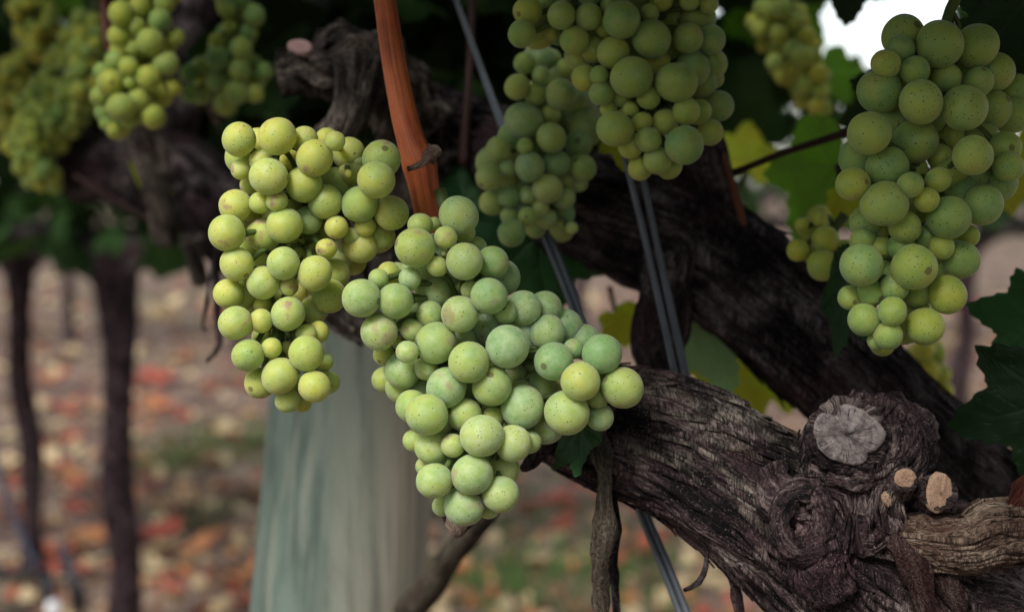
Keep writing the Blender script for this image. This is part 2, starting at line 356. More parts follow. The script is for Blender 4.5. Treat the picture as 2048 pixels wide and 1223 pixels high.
# --- vine leaf ---
LOBES = [(0.0, 1.0, 0.42), (0.95, 0.86, 0.36), (-0.95, 0.86, 0.36), (1.95, 0.66, 0.42), (-1.95, 0.66, 0.42)]
def leaf_r(th, rnd_ser=0.0):
    r = 0.50
    for t0, L, w in LOBES:
        r = max(r, 0.5 + (L - 0.5) * math.exp(-(abs((th - t0) / w)) ** 1.5))
    d = math.pi - abs(th)
    if d < 0.6: r *= 0.25 + 0.75 * (d / 0.6) ** 0.7
    s = (th * 5.4 + 0.3) % 1.0
    return r * (0.955 + 0.075 * (1 - abs(2 * s - 1)) + 0.03 * noise.noise(Vector((th * 2.0, rnd_ser, 0))))
def leaf_geo(S=140, K=22, seed=0.0, cup=0.12, wave=0.10, fold=0.25):
    V, F, A = [], [], []
    for j in range(K + 1):
        for i in range(S):
            th = -math.pi + 2 * math.pi * (i + 0.5) / S; q = 0.01 + 0.99 * j / K
            rr = leaf_r(th, seed) * q; x, y = math.sin(th) * rr, math.cos(th) * rr
            best = 9; bu = 0
            for t0, L, w in LOBES:
                d = math.atan2(math.sin(th - t0), math.cos(th - t0))
                if abs(d) < 1.2:
                    v = rr * abs(math.sin(d)); 
                    if v < best: best = v; bu = rr * math.cos(d)
            m = max(0.0, 1 - best / (0.022 * (1.25 - bu)))
            sec = abs((((bu - best * 0.8) / 0.15) % 1.0) - 0.5) * 0.15
            m2 = max(0.0, 1 - (0.075 - sec) / 0.013) * 0.6 * (1 if best < 0.4 else 0)
            A.append(min(1.0, max(m, m2)))
            z = -cup * rr * rr + wave * rr * noise.noise(Vector((x * 2.2, y * 2.2, seed))) + 0.05 * noise.noise(Vector((x * 6, y * 6, seed + 3))) * rr - fold * 0.12 * abs(x) + 0.35 * min(best, 0.12) * 0.5
            V.append((x, y, z))
    for j in range(K):
        for i in range(S - 1): F.append((j * S + i, j * S + i + 1, (j + 1) * S + i + 1, (j + 1) * S + i))
        F.append((j * S + S - 1, j * S, (j + 1) * S, (j + 1) * S + S - 1)) if j < 3 else None
    return np.array(V), F, A
def leaf(label, px, py, d, size_px, tip_deg, tilt, mat, seed, group='vine leaves around the grapes', pet=True, cat='leaf', **kw):
    """tip_deg: direction of the tip in the picture (0 up, 90 right); tilt: (about its cross axis, about its long axis)"""
    size = px2m(size_px, d); V, F, A = leaf_geo(seed=seed, **kw)
    rm = Matrix((RGT, UPV, -FWD)).transposed() @ Euler((0, 0, -R(tip_deg))).to_matrix() @ Euler((R(tilt[0]), 0, 0)).to_matrix() @ Euler((0, R(tilt[1]), 0)).to_matrix()
    base = P(px, py, d); W = np.array([base + rm @ Vector(v * size) for v in V])
    e = empty('vine_leaf', base, label, cat, group)
    mesh_obj('blade', W, F, mat, e, attr=A)
    if pet:
        back = rm @ Vector((0, -1, -0.25)); q = base - (rm @ Vector((0, 0, 0.004)))
        tube('leaf_stalk', [(q, 0.0012), (q + back * size * 0.3, 0.0013), (q + back * size * 0.75 + Vector((0, 0.01, 0.004)), 0.0016)], M_TWIG, e, seg=8, step=0.006)
    return e

# low leaf for masses
LV = []
for i in range(14):
    th = -math.pi + 2 * math.pi * (i + 0.5) / 14; r = leaf_r(th) * random.uniform(0.9, 1.08); LV.append((math.sin(th) * r, math.cos(th) * r, -0.15 * r * r - 0.10 * abs(math.sin(th) * r)))
LV = np.array([(0, 0, 0.0)] + LV); LF = [(0, i, i + 1) for i in range(1, 14)] + [(0, 14, 1)]
def leaf_mass(name, pts, sizes, mat, parent=None, droop=0.6, smooth=False):
    V, F = [], []
    for p, s in zip(pts, sizes):
        e = Euler((random.gauss(droop, 0.7), random.gauss(0, 0.6), random.uniform(0, 6.28)))
        m = np.array(Euler((0, 0, e.z)).to_matrix() @ Euler((e.x, 0, 0)).to_matrix() @ Euler((0, e.y, 0)).to_matrix())
        o = len(V) * 15; V.append((LV * s) @ m.T + np.array(p)); F += [(a + o, b + o, c + o) for a, b, c in LF]
    return mesh_obj(name, np.concatenate(V), F, mat, parent, smooth=smooth)

# ------------------------------------------------------------------ ground, grass, fallen leaves
def ground_h(x, y): return 0.02 * noise.noise(Vector((x * 1.1, y * 1.1, 0))) + 0.008 * noise.noise(Vector((x * 5, y * 5, 2)))
gx = np.concatenate([-np.geomspace(300, 5, 14), np.linspace(-4.5, 4.5, 91), np.geomspace(5, 300, 14)])
gy = np.concatenate([-np.geomspace(300, 2, 12), np.linspace(-1, 14, 140), np.geomspace(15, 400, 16)])
V = [(x, y, ground_h(x, y) if abs(x) < 8 and -2 < y < 20 else 0) for y in gy for x in gx]; n = len(gx)
F = [(j * n + i, j * n + i + 1, (j + 1) * n + i + 1, (j + 1) * n + i) for j in range(len(gy) - 1) for i in range(n - 1)]
tag(mesh_obj('ground', V, F, M_SOIL), 'bare pinkish brown vineyard soil strewn with leaf litter', 'ground', kind='structure')

# ==================================================================  grape clusters
def sphere_mesh(name, seed):
    me = bpy.data.meshes.new(name); bm = bmesh.new(); bmesh.ops.create_uvsphere(bm, u_segments=40, v_segments=24, radius=1.0)
    for v in bm.verts:
        n = v.co.normalized(); v.co = n * (1 + 0.035 * noise.noise(n * 0.9 + Vector((seed, 0, 0)))); v.co.z *= 1.0 + 0.03 * math.sin(seed * 5)
    for f in bm.faces: f.smooth = True
    bm.to_mesh(me); bm.free(); me.materials.append(M_GRAPE); return me
BERRY = [sphere_mesh('grape', i * 1.7) for i in range(5)]
def crop(ox, oy, s, rows): return [(ox + x / s, oy + y / s, r / s, k) for x, y, r, k in rows]
def cluster(label, d0, grapes, yellow=0.4, russet=0.5, speck=0.8, stem=None, back=28, seed=1, yfun=None, step=0.0085, depth=0.022, group='bunches of green grapes on the vine', bloom=1.0):
    rnd = random.Random(seed); placed = []
    for (x, y, r, k) in sorted(grapes, key=lambda g: g[3]):
        d = d0 + k * step
        for (x2, y2, r2, dd) in placed:
            q = math.hypot(x - x2, y - y2) * d0 / FPX; s = (r + r2) * d0 / FPX
            if q < s * 0.97: d = max(d, dd + 0.82 * math.sqrt(max(0, s * s - q * q)) - 0.0012)
        d = min(d, d0 + k * step + 0.012)
        placed.append((x, y, r, d))
    # grapes deeper inside the bunch, wherever the outer ones leave a gap
    x0, y0 = min(g[0] - g[2] for g in placed) - 60, min(g[1] - g[2] for g in placed) - 60
    x1, y1 = max(g[0] + g[2] for g in placed) + 60, max(g[1] + g[2] for g in placed) + 60
    YY, XX = np.mgrid[y0:y1:4, x0:x1:4]; rmax = max(g[2] for g in placed); gap = 0.62 * rmax
    def cover(extra): 
        m = np.zeros(XX.shape, bool)
        for x, y, r, d in placed: m |= (XX - x) ** 2 + (YY - y) ** 2 < (r + extra) ** 2
        return m
    big = cover(gap)
    k = int(gap * 1.7 / 4); er = big.copy()
    for a in range(16):
        er &= np.roll(np.roll(big, int(round(k * math.sin(a * math.pi / 8))), 0), int(round(k * math.cos(a * math.pi / 8))), 1)
    for _ in range(40):
        todo = np.argwhere(er & ~cover(3))
        if len(todo) < 6 or len(placed) > 96: break
        yy, xx = todo[rnd.randrange(len(todo))]; r = rnd.uniform(0.75, 0.98) * rmax
        placed.append((XX[yy, xx], YY[yy, xx], r, d0 + step * rnd.uniform(2.1, 2.9)))
    xs = [g[0] for g in placed]; ys = [g[1] for g in placed]
    top = min(ys); mx = sum(xs) / len(xs)
    allg = list(placed)
    cand = placed[:]; rnd.shuffle(cand)
    for (x, y, r, d) in cand:
        if len(allg) >= min(99, len(placed) + back): break
        near = [g[0] for g in placed if abs(g[1] - y) < 70]; ax = sum(near) / len(near); nx = [abs(q - ax) for q in near]; hw = max(nx) + 1
        u = (x - ax) / hw; dc = d0 + depth
        dd = dc + 0.012 * math.sqrt(max(0, 1 - u * u)) + rnd.uniform(0.004, 0.016)
        allg.append((ax + (x - ax) * 0.72, y + rnd.uniform(-12, 12), max(24, r * 0.95), dd))
    sp = stem or [(mx, top - 30, d0 + 0.02), (mx, top + 60, d0 + 0.02)]
    e = empty('grape_cluster', P(*sp[0]), label, 'grape bunch', group)
    off = e.location
    for i, (x, y, r, d) in enumerate(allg):
        o = bpy.data.objects.new('grape', BERRY[rnd.randrange(5)]); COL.objects.link(o); o.parent = e
        o.location = P(x, y, d) - off; s = px2m(r, d); o.scale = (s * rnd.uniform(0.97, 1.0), s * rnd.uniform(0.98, 1.01), s * rnd.uniform(0.98, 1.06))
        o.rotation_euler = (rnd.uniform(0, 6.3), rnd.uniform(0, 6.3), rnd.uniform(0, 6.3))
        yl = yellow + (yfun(x, y) if yfun else 0) + rnd.gauss(0, 0.13) + (0.12 if r < 28 else 0)
        o.color = (min(1, max(0, yl)), russet * (1 if rnd.random() < 0.45 else 0.15), speck * rnd.uniform(0.5, 1.3), bloom * rnd.uniform(0.6, 1.2))
    # rachis with a short stalk to each grape
    ay = sorted(ys); axis = [Vector(P(*q)) for q in sp]
    for f in (0.3, 0.55, 0.8):
        y = ay[int(f * (len(ay) - 1))]; near = [g[0] for g in placed if abs(g[1] - y) < 80]; axis.append(P(sum(near) / len(near), y, d0 + depth))
    parts = [tube_geo([(a, 0.0024 - 0.0003 * i) for i, a in enumerate(axis)], seg=8, step=0.006)]
    for (x, y, r, d) in allg:
        c = P(x, y, d); a = min(axis, key=lambda q: (q - c).length); s = px2m(r, d)
        if (a - c).length > s * 1.2:
            mid = (a + c) / 2 + Vector((0, 0, 0.003)); parts.append(tube_geo([(a, 0.0012), (mid, 0.0010), (c + (a - c).normalized() * s * 0.9, 0.0013)], seg=6, step=0.006, caps=False))
    V, F, U = merge(parts); mesh_obj('bunch_stem', V, F, M_RACHIS, e, U)
    return e

A = crop(400, 220, 4.076, [(318,238,138,.5),(630,215,155,0),(850,240,110,1),(1103,253,84,0),(935,390,150,0),(495,415,100,1),(335,485,85,1),(560,545,155,0),(735,410,88,2),(848,605,155,0),
    (1480,400,160,1),(1437,570,157,0),(1020,745,143,0),(1300,770,152,0),(1560,840,145,1),(1275,420,65,2),(1133,400,40,2),(1208,515,34,1),(290,780,135,1),(490,755,90,.5),(627,740,90,0),(220,1000,150,0),
    (690,937,148,0),(520,1015,140,1),(420,850,75,2),(1113,955,98,0),(1345,945,88,1),(1242,1030,80,2),(880,900,120,2),(1030,1130,85,1.5),(1450,1030,140,3),(880,1090,120,3),(400,610,75,2),(1000,960,90,3),(1180,1080,80,3),(1290,590,70,3)])
A += crop(400, 500, 3.598, [(265,100,122,0),(600,95,122,0),(430,60,60,1),(825,165,125,0),(455,235,122,0),(205,315,110,1),(315,315,95,1),(640,260,70,.7),(255,525,122,0),(440,508,85,0),(632,460,122,0),(452,385,75,1),
    (930,330,125,2),(820,430,105,2),(700,300,80,3),(345,755,118,0),(515,703,75,0),(765,745,130,0),(440,620,70,2),(765,610,80,1),(850,590,80,1.5),(610,600,100,3),(630,710,60,2),(575,905,130,0),(430,955,112,1),(825,980,120,0),
    (630,1080,90,1),(730,1090,75,2),(890,800,70,2),(920,950,85,2),(480,780,60,3),(1000,50,100,3),(1100,80,100,3.5)])
cluster('long bunch of yellow green grapes left of the orange cane, in sharp focus', 0.498, A, 0.56, 0.8, 0.65, [(760, 330, 0.525), (690, 345, 0.525), (640, 420, 0.52)], 20, 11, bloom=0.9)
B = crop(660, 380, 3.2, [(823,163,127,.3),(545,365,130,0),(577,225,78,1),(668,215,45,2),(740,303,76,.2),(728,403,25,.5),(862,268,70,1.5),(685,488,66,.3),(862,456,120,0),(1040,462,105,1),(935,365,70,2),(512,565,75,.5),
    (310,565,65,1),(375,530,75,2),(430,530,70,3),(665,655,128,1.2),(200,690,125,0),(418,710,116,0),(315,905,120,0),(835,640,65,2),(895,640,60,1),(1020,678,118,0),(832,793,121,0),(640,795,90,1),(1125,780,75,.7),(1235,755,115,1),
    (1375,750,110,1.3),(1390,910,115,1),(1500,885,125,1.5),(1135,1000,140,0),(1560,1015,66,.5),(1742,1045,130,0),(1432,1095,125,0),(525,895,75,.5),(495,1035,75,0),(680,975,135,0),(890,1100,135,-.2),(500,850,80,1.2),(440,980,45,2),
    (345,1050,70,2),(920,975,80,3),(930,860,60,3),(1290,1060,80,3)])
B += crop(720, 700, 3.218, [(275,130,118,1),(270,235,112,1.2),(165,190,88,2),(425,115,78,.7),(555,240,130,.5),(850,230,130,.2),(430,415,135,-.1),(335,360,108,1),(675,415,112,.6),(1045,365,143,.5),(860,425,70,1),(1030,265,82,1.5),
    (785,550,137,-.3),(597,612,78,.3),(460,625,107,.7),(345,580,72,1.5),(985,600,122,.3),(1090,590,78,1.2),(425,745,68,1.5),(480,840,115,0),(722,800,132,-.3),(672,1000,132,0),(905,925,120,.3),(925,770,105,1.5),(530,1000,66,1.5),(830,1020,65,1.5),
    (1420,200,128,-.2),(1330,400,145,.3),(1690,240,133,.2),(1530,300,75,.4),(1545,430,92,1),(1160,240,110,1.5),(1000,160,80,2),(1120,80,90,2),(1290,215,50,2)])
cluster('large in-focus bunch with a wide right shoulder, hanging lowest at the centre', 0.492, B, 0.27, 0.5, 0.62, [(880, 380, 0.53), (900, 470, 0.525), (910, 560, 0.52)], 20, 12, yfun=lambda x, y: -0.22 if x > 1000 and y < 760 else (0.08 if x < 820 else 0), bloom=1.3)
Cc = crop(920, 0, 3.397, [(690,105,98,.5),(875,115,95,.5),(1100,135,130,0),(985,190,70,1),(1300,265,135,0),(1550,260,105,1),(1700,270,105,1.5),(780,275,100,.7),(910,340,90,.8),(1040,360,115,.5),(460,80,100,1),(420,230,95,.8),(540,100,80,1.3),
    (845,530,90,.7),(945,510,65,.5),(965,630,90,.6),(1165,525,140,0),(1470,560,138,0),(1280,665,80,.4),(1160,745,55,1),(1095,660,70,1),(1050,875,122,0),(1240,830,68,.6),(1395,830,90,.5),(1535,755,95,.4),(1160,990,88,.4),(1280,950,90,.2),(1525,985,135,-.1),
    (1340,1090,95,.6),(1420,1130,88,.8),(1225,1145,85,.6),(1010,740,60,1),(1580,470,120,1.5),(1640,560,110,1.7),(1720,530,75,2),(1760,720,105,2),(1620,760,90,1.5),(1700,900,90,2),(1560,420,100,2),(1290,90,65,1),(1370,0,80,1),(1560,0,75,1),(1690,30,65,1),
    (1030,40,80,1),(620,220,60,2),(1380,-150,120,.5),(1100,-100,120,.5),(1600,-130,100,1),(880,-60,100,.8),(700,-80,100,1),(1180,300,90,1.7),(1340,420,90,1.8),(1420,330,80,1.8)])
cluster('shaded bunch top centre, ending above the twin wires', 0.545, Cc, 0.28, 0.3, 0.3, [(1280, -140, 0.57), (1270, -40, 0.57), (1270, 60, 0.565)], 20, 13, bloom=0.60)
D = crop(920, 0, 3.397, [(440,430,78,.5),(550,510,65,.3),(390,590,90,.2),(510,640,75,.5),(690,640,108,0),(720,470,75,2),(880,780,80,2),(780,840,65,1),(620,400,70,2.2),(520,330,70,2)])
D += crop(860, 200, 2.658, [(500,110,100,.5),(440,190,80,1),(645,200,82,0),(790,235,75,.7),(640,75,55,1),(365,260,68,.5),(505,245,45,0),(530,355,82,0),(675,340,75,.3),(810,360,75,.6),(310,410,70,.5),(410,365,45,.5),(415,420,50,.7),(375,455,40,1),(330,545,70,.5),
    (420,515,60,.4),(520,505,48,.3),(625,470,82,0),(710,520,65,.6),(425,615,52,.4),(520,620,52,.3),(585,570,50,.6),(620,630,60,.7),(435,705,75,0),(560,680,55,1),(680,670,35,1),(755,680,33,1.2),(790,440,50,1)])
cluster('soft focus pale bunch of small grapes between the cane and the twin wires', 0.60, D, 0.22, 0.1, 0.2, [(1080, 20, 0.63), (1075, 120, 0.625), (1080, 200, 0.62)], 20, 14)
E = crop(1500, 0, 3.058, [(935,220,130,1.2),(920,305,90,.6),(1160,270,145,.3),(1385,280,135,1),(830,390,88,.4),(1008,430,90,.1),(1205,475,88,.8),(790,560,135,.5),(890,620,65,.7),(1045,625,135,0),(1310,660,142,0),(1500,440,120,1.5),(1400,500,90,1.3),(730,815,133,.1),
    (1010,860,140,.7),(1100,720,100,1.5),(840,1020,130,.2),(1160,960,80,.8),(1363,950,123,.1),(980,1130,80,0),(1150,1100,78,.1),(1020,1030,70,1.3),(630,1125,105,.4),(1480,670,120,1.6),(1230,830,90,1.6),(1560,900,100,1.2),(1580,1020,90,1),(1600,700,120,1.6),(1620,560,110,1.8)])
E += crop(1500, 350, 2.717, [(730,155,125,0),(960,135,70,0),(1080,230,120,.3),(840,280,88,0),(1265,160,110,1),(605,490,118,.1),(892,500,125,-.1),(615,350,70,.8),(710,395,65,.7),(820,390,75,.6),(700,300,60,1),(1040,390,70,1),(1140,460,105,1),(1190,330,60,1.2),(785,612,77,.1),
    (655,640,75,.3),(545,665,68,.4),(775,740,80,0),(620,785,90,.2),(750,870,80,.1),(910,640,80,1),(1070,650,105,.9),(910,730,70,1),(950,820,105,.8),(690,900,55,.6),(960,340,70,1.3)])
cluster('dim speckled bunch at the right edge under the dark leaf', 0.497, E, 0.32, 0.2, 1.3, [(1960, -80, 0.53), (1900, 20, 0.525), (1880, 120, 0.52)], 20, 15, bloom=0.45)
Fg = crop(0, 0, 3.218, [(780,90,85,0),(900,40,70,.3),(1030,130,75,.3),(880,170,60,.2),(770,230,75,.3),(970,270,90,0),(860,310,60,.3),(740,390,65,.3),(830,430,65,0),(1070,410,80,.3),(960,500,80,0),(710,530,85,.2),(840,530,45,.2),(780,690,90,0),(895,640,78,0),(650,620,70,.6),
    (990,750,80,.6),(830,770,60,.8),(1110,560,60,1),(660,460,60,1),(1130,240,60,1),(740,840,55,1),(690,790,50,1),(820,-60,80,.3),(960,-90,80,.3),(1060,20,70,.8),(1120,-40,60,1)])
cluster('blurred yellow green bunch top left beside the dark red stalk', 0.74, Fg, 0.38, 0.1, 0.1, [(300, -90, 0.78), (290, -20, 0.775), (285, 40, 0.77)], 18, 16, step=0.010, bloom=0.40)
Gg = crop(0, 0, 3.218, [(1460,60,60,.3),(1640,100,70,.5),(1550,310,75,0),(1400,380,80,.3),(1540,450,75,0),(1400,520,75,.4),(1520,590,80,.2),(1450,640,60,.6),(1640,600,60,.8),(1220,470,60,1),(1220,600,60,.9),(1390,260,50,.8),(1480,170,50,.8),(1700,460,60,1.2),(1540,0,70,.4),(1420,-60,70,.5),(1600,210,60,1),(1300,420,60,1.2)])
cluster('dark blurred bunch between the top left bunch and the old spur', 0.80, Gg, 0.15, 0.1, 0.1, [(470, -90, 0.84), (470, -10, 0.83), (465, 60, 0.83)], 14, 17, step=0.010, bloom=0.40)
def fill(curve, n, r, seed):
    rnd = random.Random(seed); out = []
    for i in range(n * 30):
        if len(out) >= n: break
        t = rnd.random() * (len(curve) - 1); a = int(t); u = t - a; c0, c1 = curve[a], curve[min(a + 1, len(curve) - 1)]
        w = c0[2] + (c1[2] - c0[2]) * u; an = rnd.uniform(0, 6.28); q = math.sqrt(rnd.random()) * w
        x = c0[0] + (c1[0] - c0[0]) * u + math.cos(an) * q; y = c0[1] + (c1[1] - c0[1]) * u + math.sin(an) * q; rr = r * rnd.uniform(0.7, 1.15)
        if all(math.hypot(x - o[0], y - o[1]) > (rr + o[2]) * 0.5 for o in out): out.append((x, y, rr, 1.2 * q / w + rnd.uniform(0, .4)))
    return out
cluster('long blurred bunch curving down the left edge in yellow green', 1.02, fill([(175, 80, 50), (150, 170, 66), (95, 235, 62), (55, 290, 42), (75, 335, 34), (98, 365, 16)], 84, 19, 3), 0.32, 0.1, 0, [(190, 0, 1.06), (180, 60, 1.05), (160, 110, 1.05)], 12, 18, step=0.012, bloom=0.30)
cluster('small blurred bunch at the far left edge behind the long one', 1.15, fill([(30, 130, 25), (22, 190, 30), (18, 250, 20)], 22, 15, 4), 0.5, 0.1, 0, [(40, 40, 1.19), (32, 90, 1.18), (28, 130, 1.18)], 6, 19, step=0.012, bloom=0.30)
cluster('blurred bunch in the top left corner above the long one', 1.12, fill([(60, 10, 40), (80, 60, 40), (70, 95, 22)], 26, 16, 5), 0.5, 0.1, 0, [(75, -60, 1.16), (70, -10, 1.15), (70, 30, 1.15)], 6, 20, step=0.012, bloom=0.30)
J = crop(1500, 0, 3.058, [(200,50,65,0),(270,130,62,.2),(345,220,60,.2),(320,350,72,0),(420,450,62,.1),(440,560,52,.3),(260,300,60,.5),(350,520,62,.4),(410,640,50,.5),(180,200,60,.6),(150,380,55,.8),(230,-40,65,0),(130,60,60,.6),(340,440,58,.6),(250,420,58,.8),(390,340,50,.6),(140,-60,60,.5)])
J += [(x, y, r, k + .6) for x, y, r, k in fill([(1545, 20, 50), (1590, 110, 50), (1625, 170, 36), (1630, 215, 22)], 34, 20, 9)]
cluster('blurred yellow green bunch beside the bright sky gap', 0.86, J, 0.42, 0.1, 0.1, [(1570, -100, 0.9), (1570, -30, 0.89), (1575, 30, 0.89)], 12, 21, step=0.011, bloom=0.40)
K1 = crop(1500, 350, 2.717, [(410,350,75,.2),(260,410,62,.4),(395,490,88,0),(515,420,72,.5),(380,240,45,1),(280,270,40,1),(470,500,60,1),(330,430,50,1.2)])
cluster('little bunch of glossy grapes on the dark branch left of the dim bunch', 0.585, K1, 0.5, 0.05, 0.15, [(1690, 430, 0.60), (1670, 455, 0.60), (1660, 475, 0.60)], 5, 22, bloom=0.35)
K2 = crop(1500, 350, 2.717, [(945,945,62,0),(1010,975,55,.2),(960,1060,70,.1),(1040,1085,55,.2),(1050,1175,58,.2),(960,1160,55,.6),(880,990,48,.5),(870,1080,50,.8)])
cluster('bright yellow blurred bunch below the dim bunch, behind the dark branch', 0.80, K2, 0.7, 0.05, 0.1, [(1830, 620, 0.83), (1840, 660, 0.82), (1850, 690, 0.82)], 5, 23, bloom=0.35)

# ==================================================================  vine wood
rb = random.Random(5)
# --- the front vine: arm, its knot, trunk down to the soil, cut stubs and spur
front = empty('grape_vine', G(2150, 2400) * 0 + Vector((0.33, 0.64, 0)), 'old vine arm with flaky bark and a sawn knot, in front at lower right', 'vine')
main = [pt(1040, 800, .60, 60), pt(1120, 835, .585, 90), pt(1230, 860, .565, 118), pt(1360, 900, .548, 128), pt(1500, 990, .538, 135), pt(1640, 1090, .535, 165), pt(1790, 1190, .54, 190), pt(1960, 1330, .56, 190), (Vector((0.26, 0.60, 0.62)), 0.036), (Vector((0.31, 0.63, 0.3)), 0.035), (Vector((0.33, 0.64, -0.05)), 0.042)]
knot = [pt(1640, 1080, .535, 120), pt(1690, 995, .525, 122), pt(1720, 920, .528, 112), pt(1750, 850, .54, 80)]
stub1 = [pt(1700, 900, .55, 66), pt(1696, 880, .515, 72), pt(1692, 871, .4935, 70)]
stub2 = [pt(1770, 985, .51, 40), pt(1800, 965, .498, 30), pt(1812, 957, .4895, 21)]
stub3 = [pt(1800, 1010, .53, 50), pt(1860, 990, .505, 38), pt(1882, 986, .4915, 30)]
lump = [pt(1770, 815, .535, 22), pt(1825, 850, .525, 34), pt(1815, 915, .515, 46), pt(1750, 985, .503, 44), pt(1755, 1050, .505, 44), pt(1700, 1060, .503, 40)]
lump2 = [pt(1540, 950, .512, 36), pt(1575, 1000, .505, 45), pt(1650, 1010, .503, 50), pt(1640, 1120, .503, 50), pt(1680, 1190, .503, 40)]
ring = [pt(1604 + 44 * math.cos(a), 1045 + 62 * math.sin(a), .494, 17) for a in [x * math.pi / 5 for x in range(-2, 9)]]
lump3 = [pt(1640, 930, .505, 20), pt(1690, 948, .498, 24), pt(1750, 935, .498, 26), pt(1790, 900, .50, 22)]
geo = [tube_geo(main, 240, 0.0012, bark_disp(0.15, 1.0, 25, 0.12)), tube_geo(knot, 180, 0.0011, gnarl_disp(2.0)), tube_geo(stub1, 110, 0.0011, gnarl_disp(3.0, 0.0018, 0.0014)),
       tube_geo(stub2, 60, 0.0008, gnarl_disp(4, 0.0007, 0.0005, 0.0003)), tube_geo(stub3, 70, 0.0008, gnarl_disp(5, 0.0008, 0.0006, 0.0003)), tube_geo(lump, 80, 0.001, gnarl_disp(6.0)), tube_geo(lump2, 80, 0.001, gnarl_disp(7.0)), tube_geo(ring, 44, 0.001, gnarl_disp(8.0, 0.0012, 0.0014)), tube_geo(lump3, 60, 0.001, gnarl_disp(9.0, 0.002, 0.002, 0.001))]
geo += flakes(main[:8], 420, rb, 0.012, 0.05, 0.0017, 0.004) + flakes(knot, 200, rb, 0.003, 0.009, 0.0011, 0.004) + flakes(lump, 140, rb, 0.003, 0.008, 0.001, 0.003) + flakes(lump2, 110, rb, 0.004, 0.012, 0.001, 0.003) + flakes(lump3, 90, rb, 0.003, 0.007, 0.0009, 0.003)
V, F, U = merge(geo); mesh_obj('bark', V, F, M_BARK, front, U)
V, F, U = merge(flakes(main[:6], 700, rb, 0.010, 0.045, 0.0019, 0.004, up=0.35)); o = mesh_obj('loose_bark', V, F, M_BARKG, front, U); o['label'] = 'grey shreds of loose bark along the upper side'
cf = cut_face('pruning_cut', P(1694, 869, .4895), Vector((-0.16, -1, 0.02)), px2m(69, .49), px2m(58, .49), R(-14), M_CUTG, front, 1, notch=(5.4, 0.36), rough=0.12); cf['label'] = 'large grey weathered saw cut'
cf = cut_face('pruning_cut', P(1813, 956, .4885), Vector((0.1, -1, 0.1)), px2m(22, .49), px2m(19, .49), 0, M_CUTF, front, 2); cf['label'] = 'small round tan cut'
cf = cut_face('pruning_cut', P(1882, 987, .4905), Vector((0.15, -1, 0.05)), px2m(27, .49), px2m(40, .49), R(-8), M_CUTF, front, 3); cf['label'] = 'larger oval tan cut'
cut_face('pruning_cut', P(1776, 1000, .4905), Vector((0, -1, 0)), px2m(8, .49), px2m(14, .49), 0.3, M_CUTF, front, 4)
spur = [pt(1750, 1085, .525, 36), pt(1795, 1075, .508, 46), pt(1880, 1085, .50, 50), pt(1940, 1085, .498, 55), pt(1985, 1065, .497, 64), pt(2030, 1062, .497, 60), pt(2090, 1040, .50, 58), pt(2160, 1000, .51, 50)]
V, F, U = merge([tube_geo(spur, 110, 0.0011, gnarl_disp(9.0, 0.0016, 0.0009, 0.0005))] + flakes(spur, 110, rb, 0.006, 0.025, 0.001, 0.003)); mesh_obj('spur', V, F, M_SPUR, front, U)
tube('shoot', [pt(2025, 1040, .50, 20), pt(2040, 1005, .495, 24), pt(2065, 975, .492, 28), pt(2140, 900, .49, 26)], mat_bark('dark_red_shoot', (0.02, 0.006, 0.005), (0.07, 0.018, 0.012), (0.16, 0.06, 0.045)), front, seg=30, step=0.002, disp=gnarl_disp(3, .0015, .001, .0004))
# loose bark hanging below the arm
def strip(name, pts, w, mat, label, th=0.0006, seed=0, group='loose bark strips'):
    path = catmull([(p, 0.001) for p in pts], 0.004); V, U, F = [], [], []
    for i, (c, _) in enumerate(path):
        t = i / (len(path) - 1); ww = w * (0.75 + 0.5 * noise.noise(Vector((t * 5, seed, 0))) + 0.18 * noise.noise(Vector((t * 40, seed, 3)))) * (1 - 0.5 * t ** 6)
        tg = (path[min(i + 1, len(path) - 1)][0] - path[max(0, i - 1)][0]).normalized(); s = tg.cross(Vector((0, 1, 0))).normalized(); s = (s + Vector((0, 0.5 * math.sin(t * 5 + seed), 0))).normalized(); nn = s.cross(tg)
        for k in range(7):
            u = k / 3 - 1; u *= 1 + (0.55 * noise.noise(Vector((t * 30 + 9 * (u > 0), seed, 7))) if abs(u) > .9 else 0); V.append(c + s * ww * u + nn * (th + 0.3 * ww * u * u)); U.append((u * ww, t * 0.1))
        for k in range(7):
            u = 1 - k / 3; u *= 1 + (0.55 * noise.noise(Vector((t * 30 + 9 * (u > 0), seed, 7))) if abs(u) > .9 else 0); V.append(c + s * ww * u * 0.98 - nn * (th - 0.3 * ww * u * u)); U.append((u * ww, t * 0.1))
    for i in range(len(path) - 1):
        for k in range(14): F.append((i * 14 + k, i * 14 + (k + 1) % 14, i * 14 + 14 + (k + 1) % 14, i * 14 + 14 + k))
    F.append(tuple(range(14))); F.append(tuple((len(path) - 1) * 14 + k for k in range(13, -1, -1)))
    o = mesh_obj(name, V, F, mat, None, U); return tag(o, label, 'bark strip', group)
strip('bark_strip', [P(1195, 860, .535), P(1208, 920, .528), P(1212, 1000, .53), P(1205, 1090, .532), P(1198, 1160, .535), P(1205, 1290, .54)], px2m(27, .53), M_STRIP, 'broad grey brown strip of bark hanging below the front arm', seed=1)
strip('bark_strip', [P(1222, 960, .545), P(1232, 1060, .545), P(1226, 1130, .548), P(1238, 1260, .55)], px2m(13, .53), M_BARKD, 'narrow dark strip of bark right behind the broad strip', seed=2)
strip('bark_strip', [P(1385, 1040, .535), P(1410, 1090, .53), P(1412, 1130, .53), P(1398, 1165, .53), P(1368, 1180, .528)], px2m(7, .53), M_BARKD, 'thin curling strip of bark right of the lower wire', seed=3)
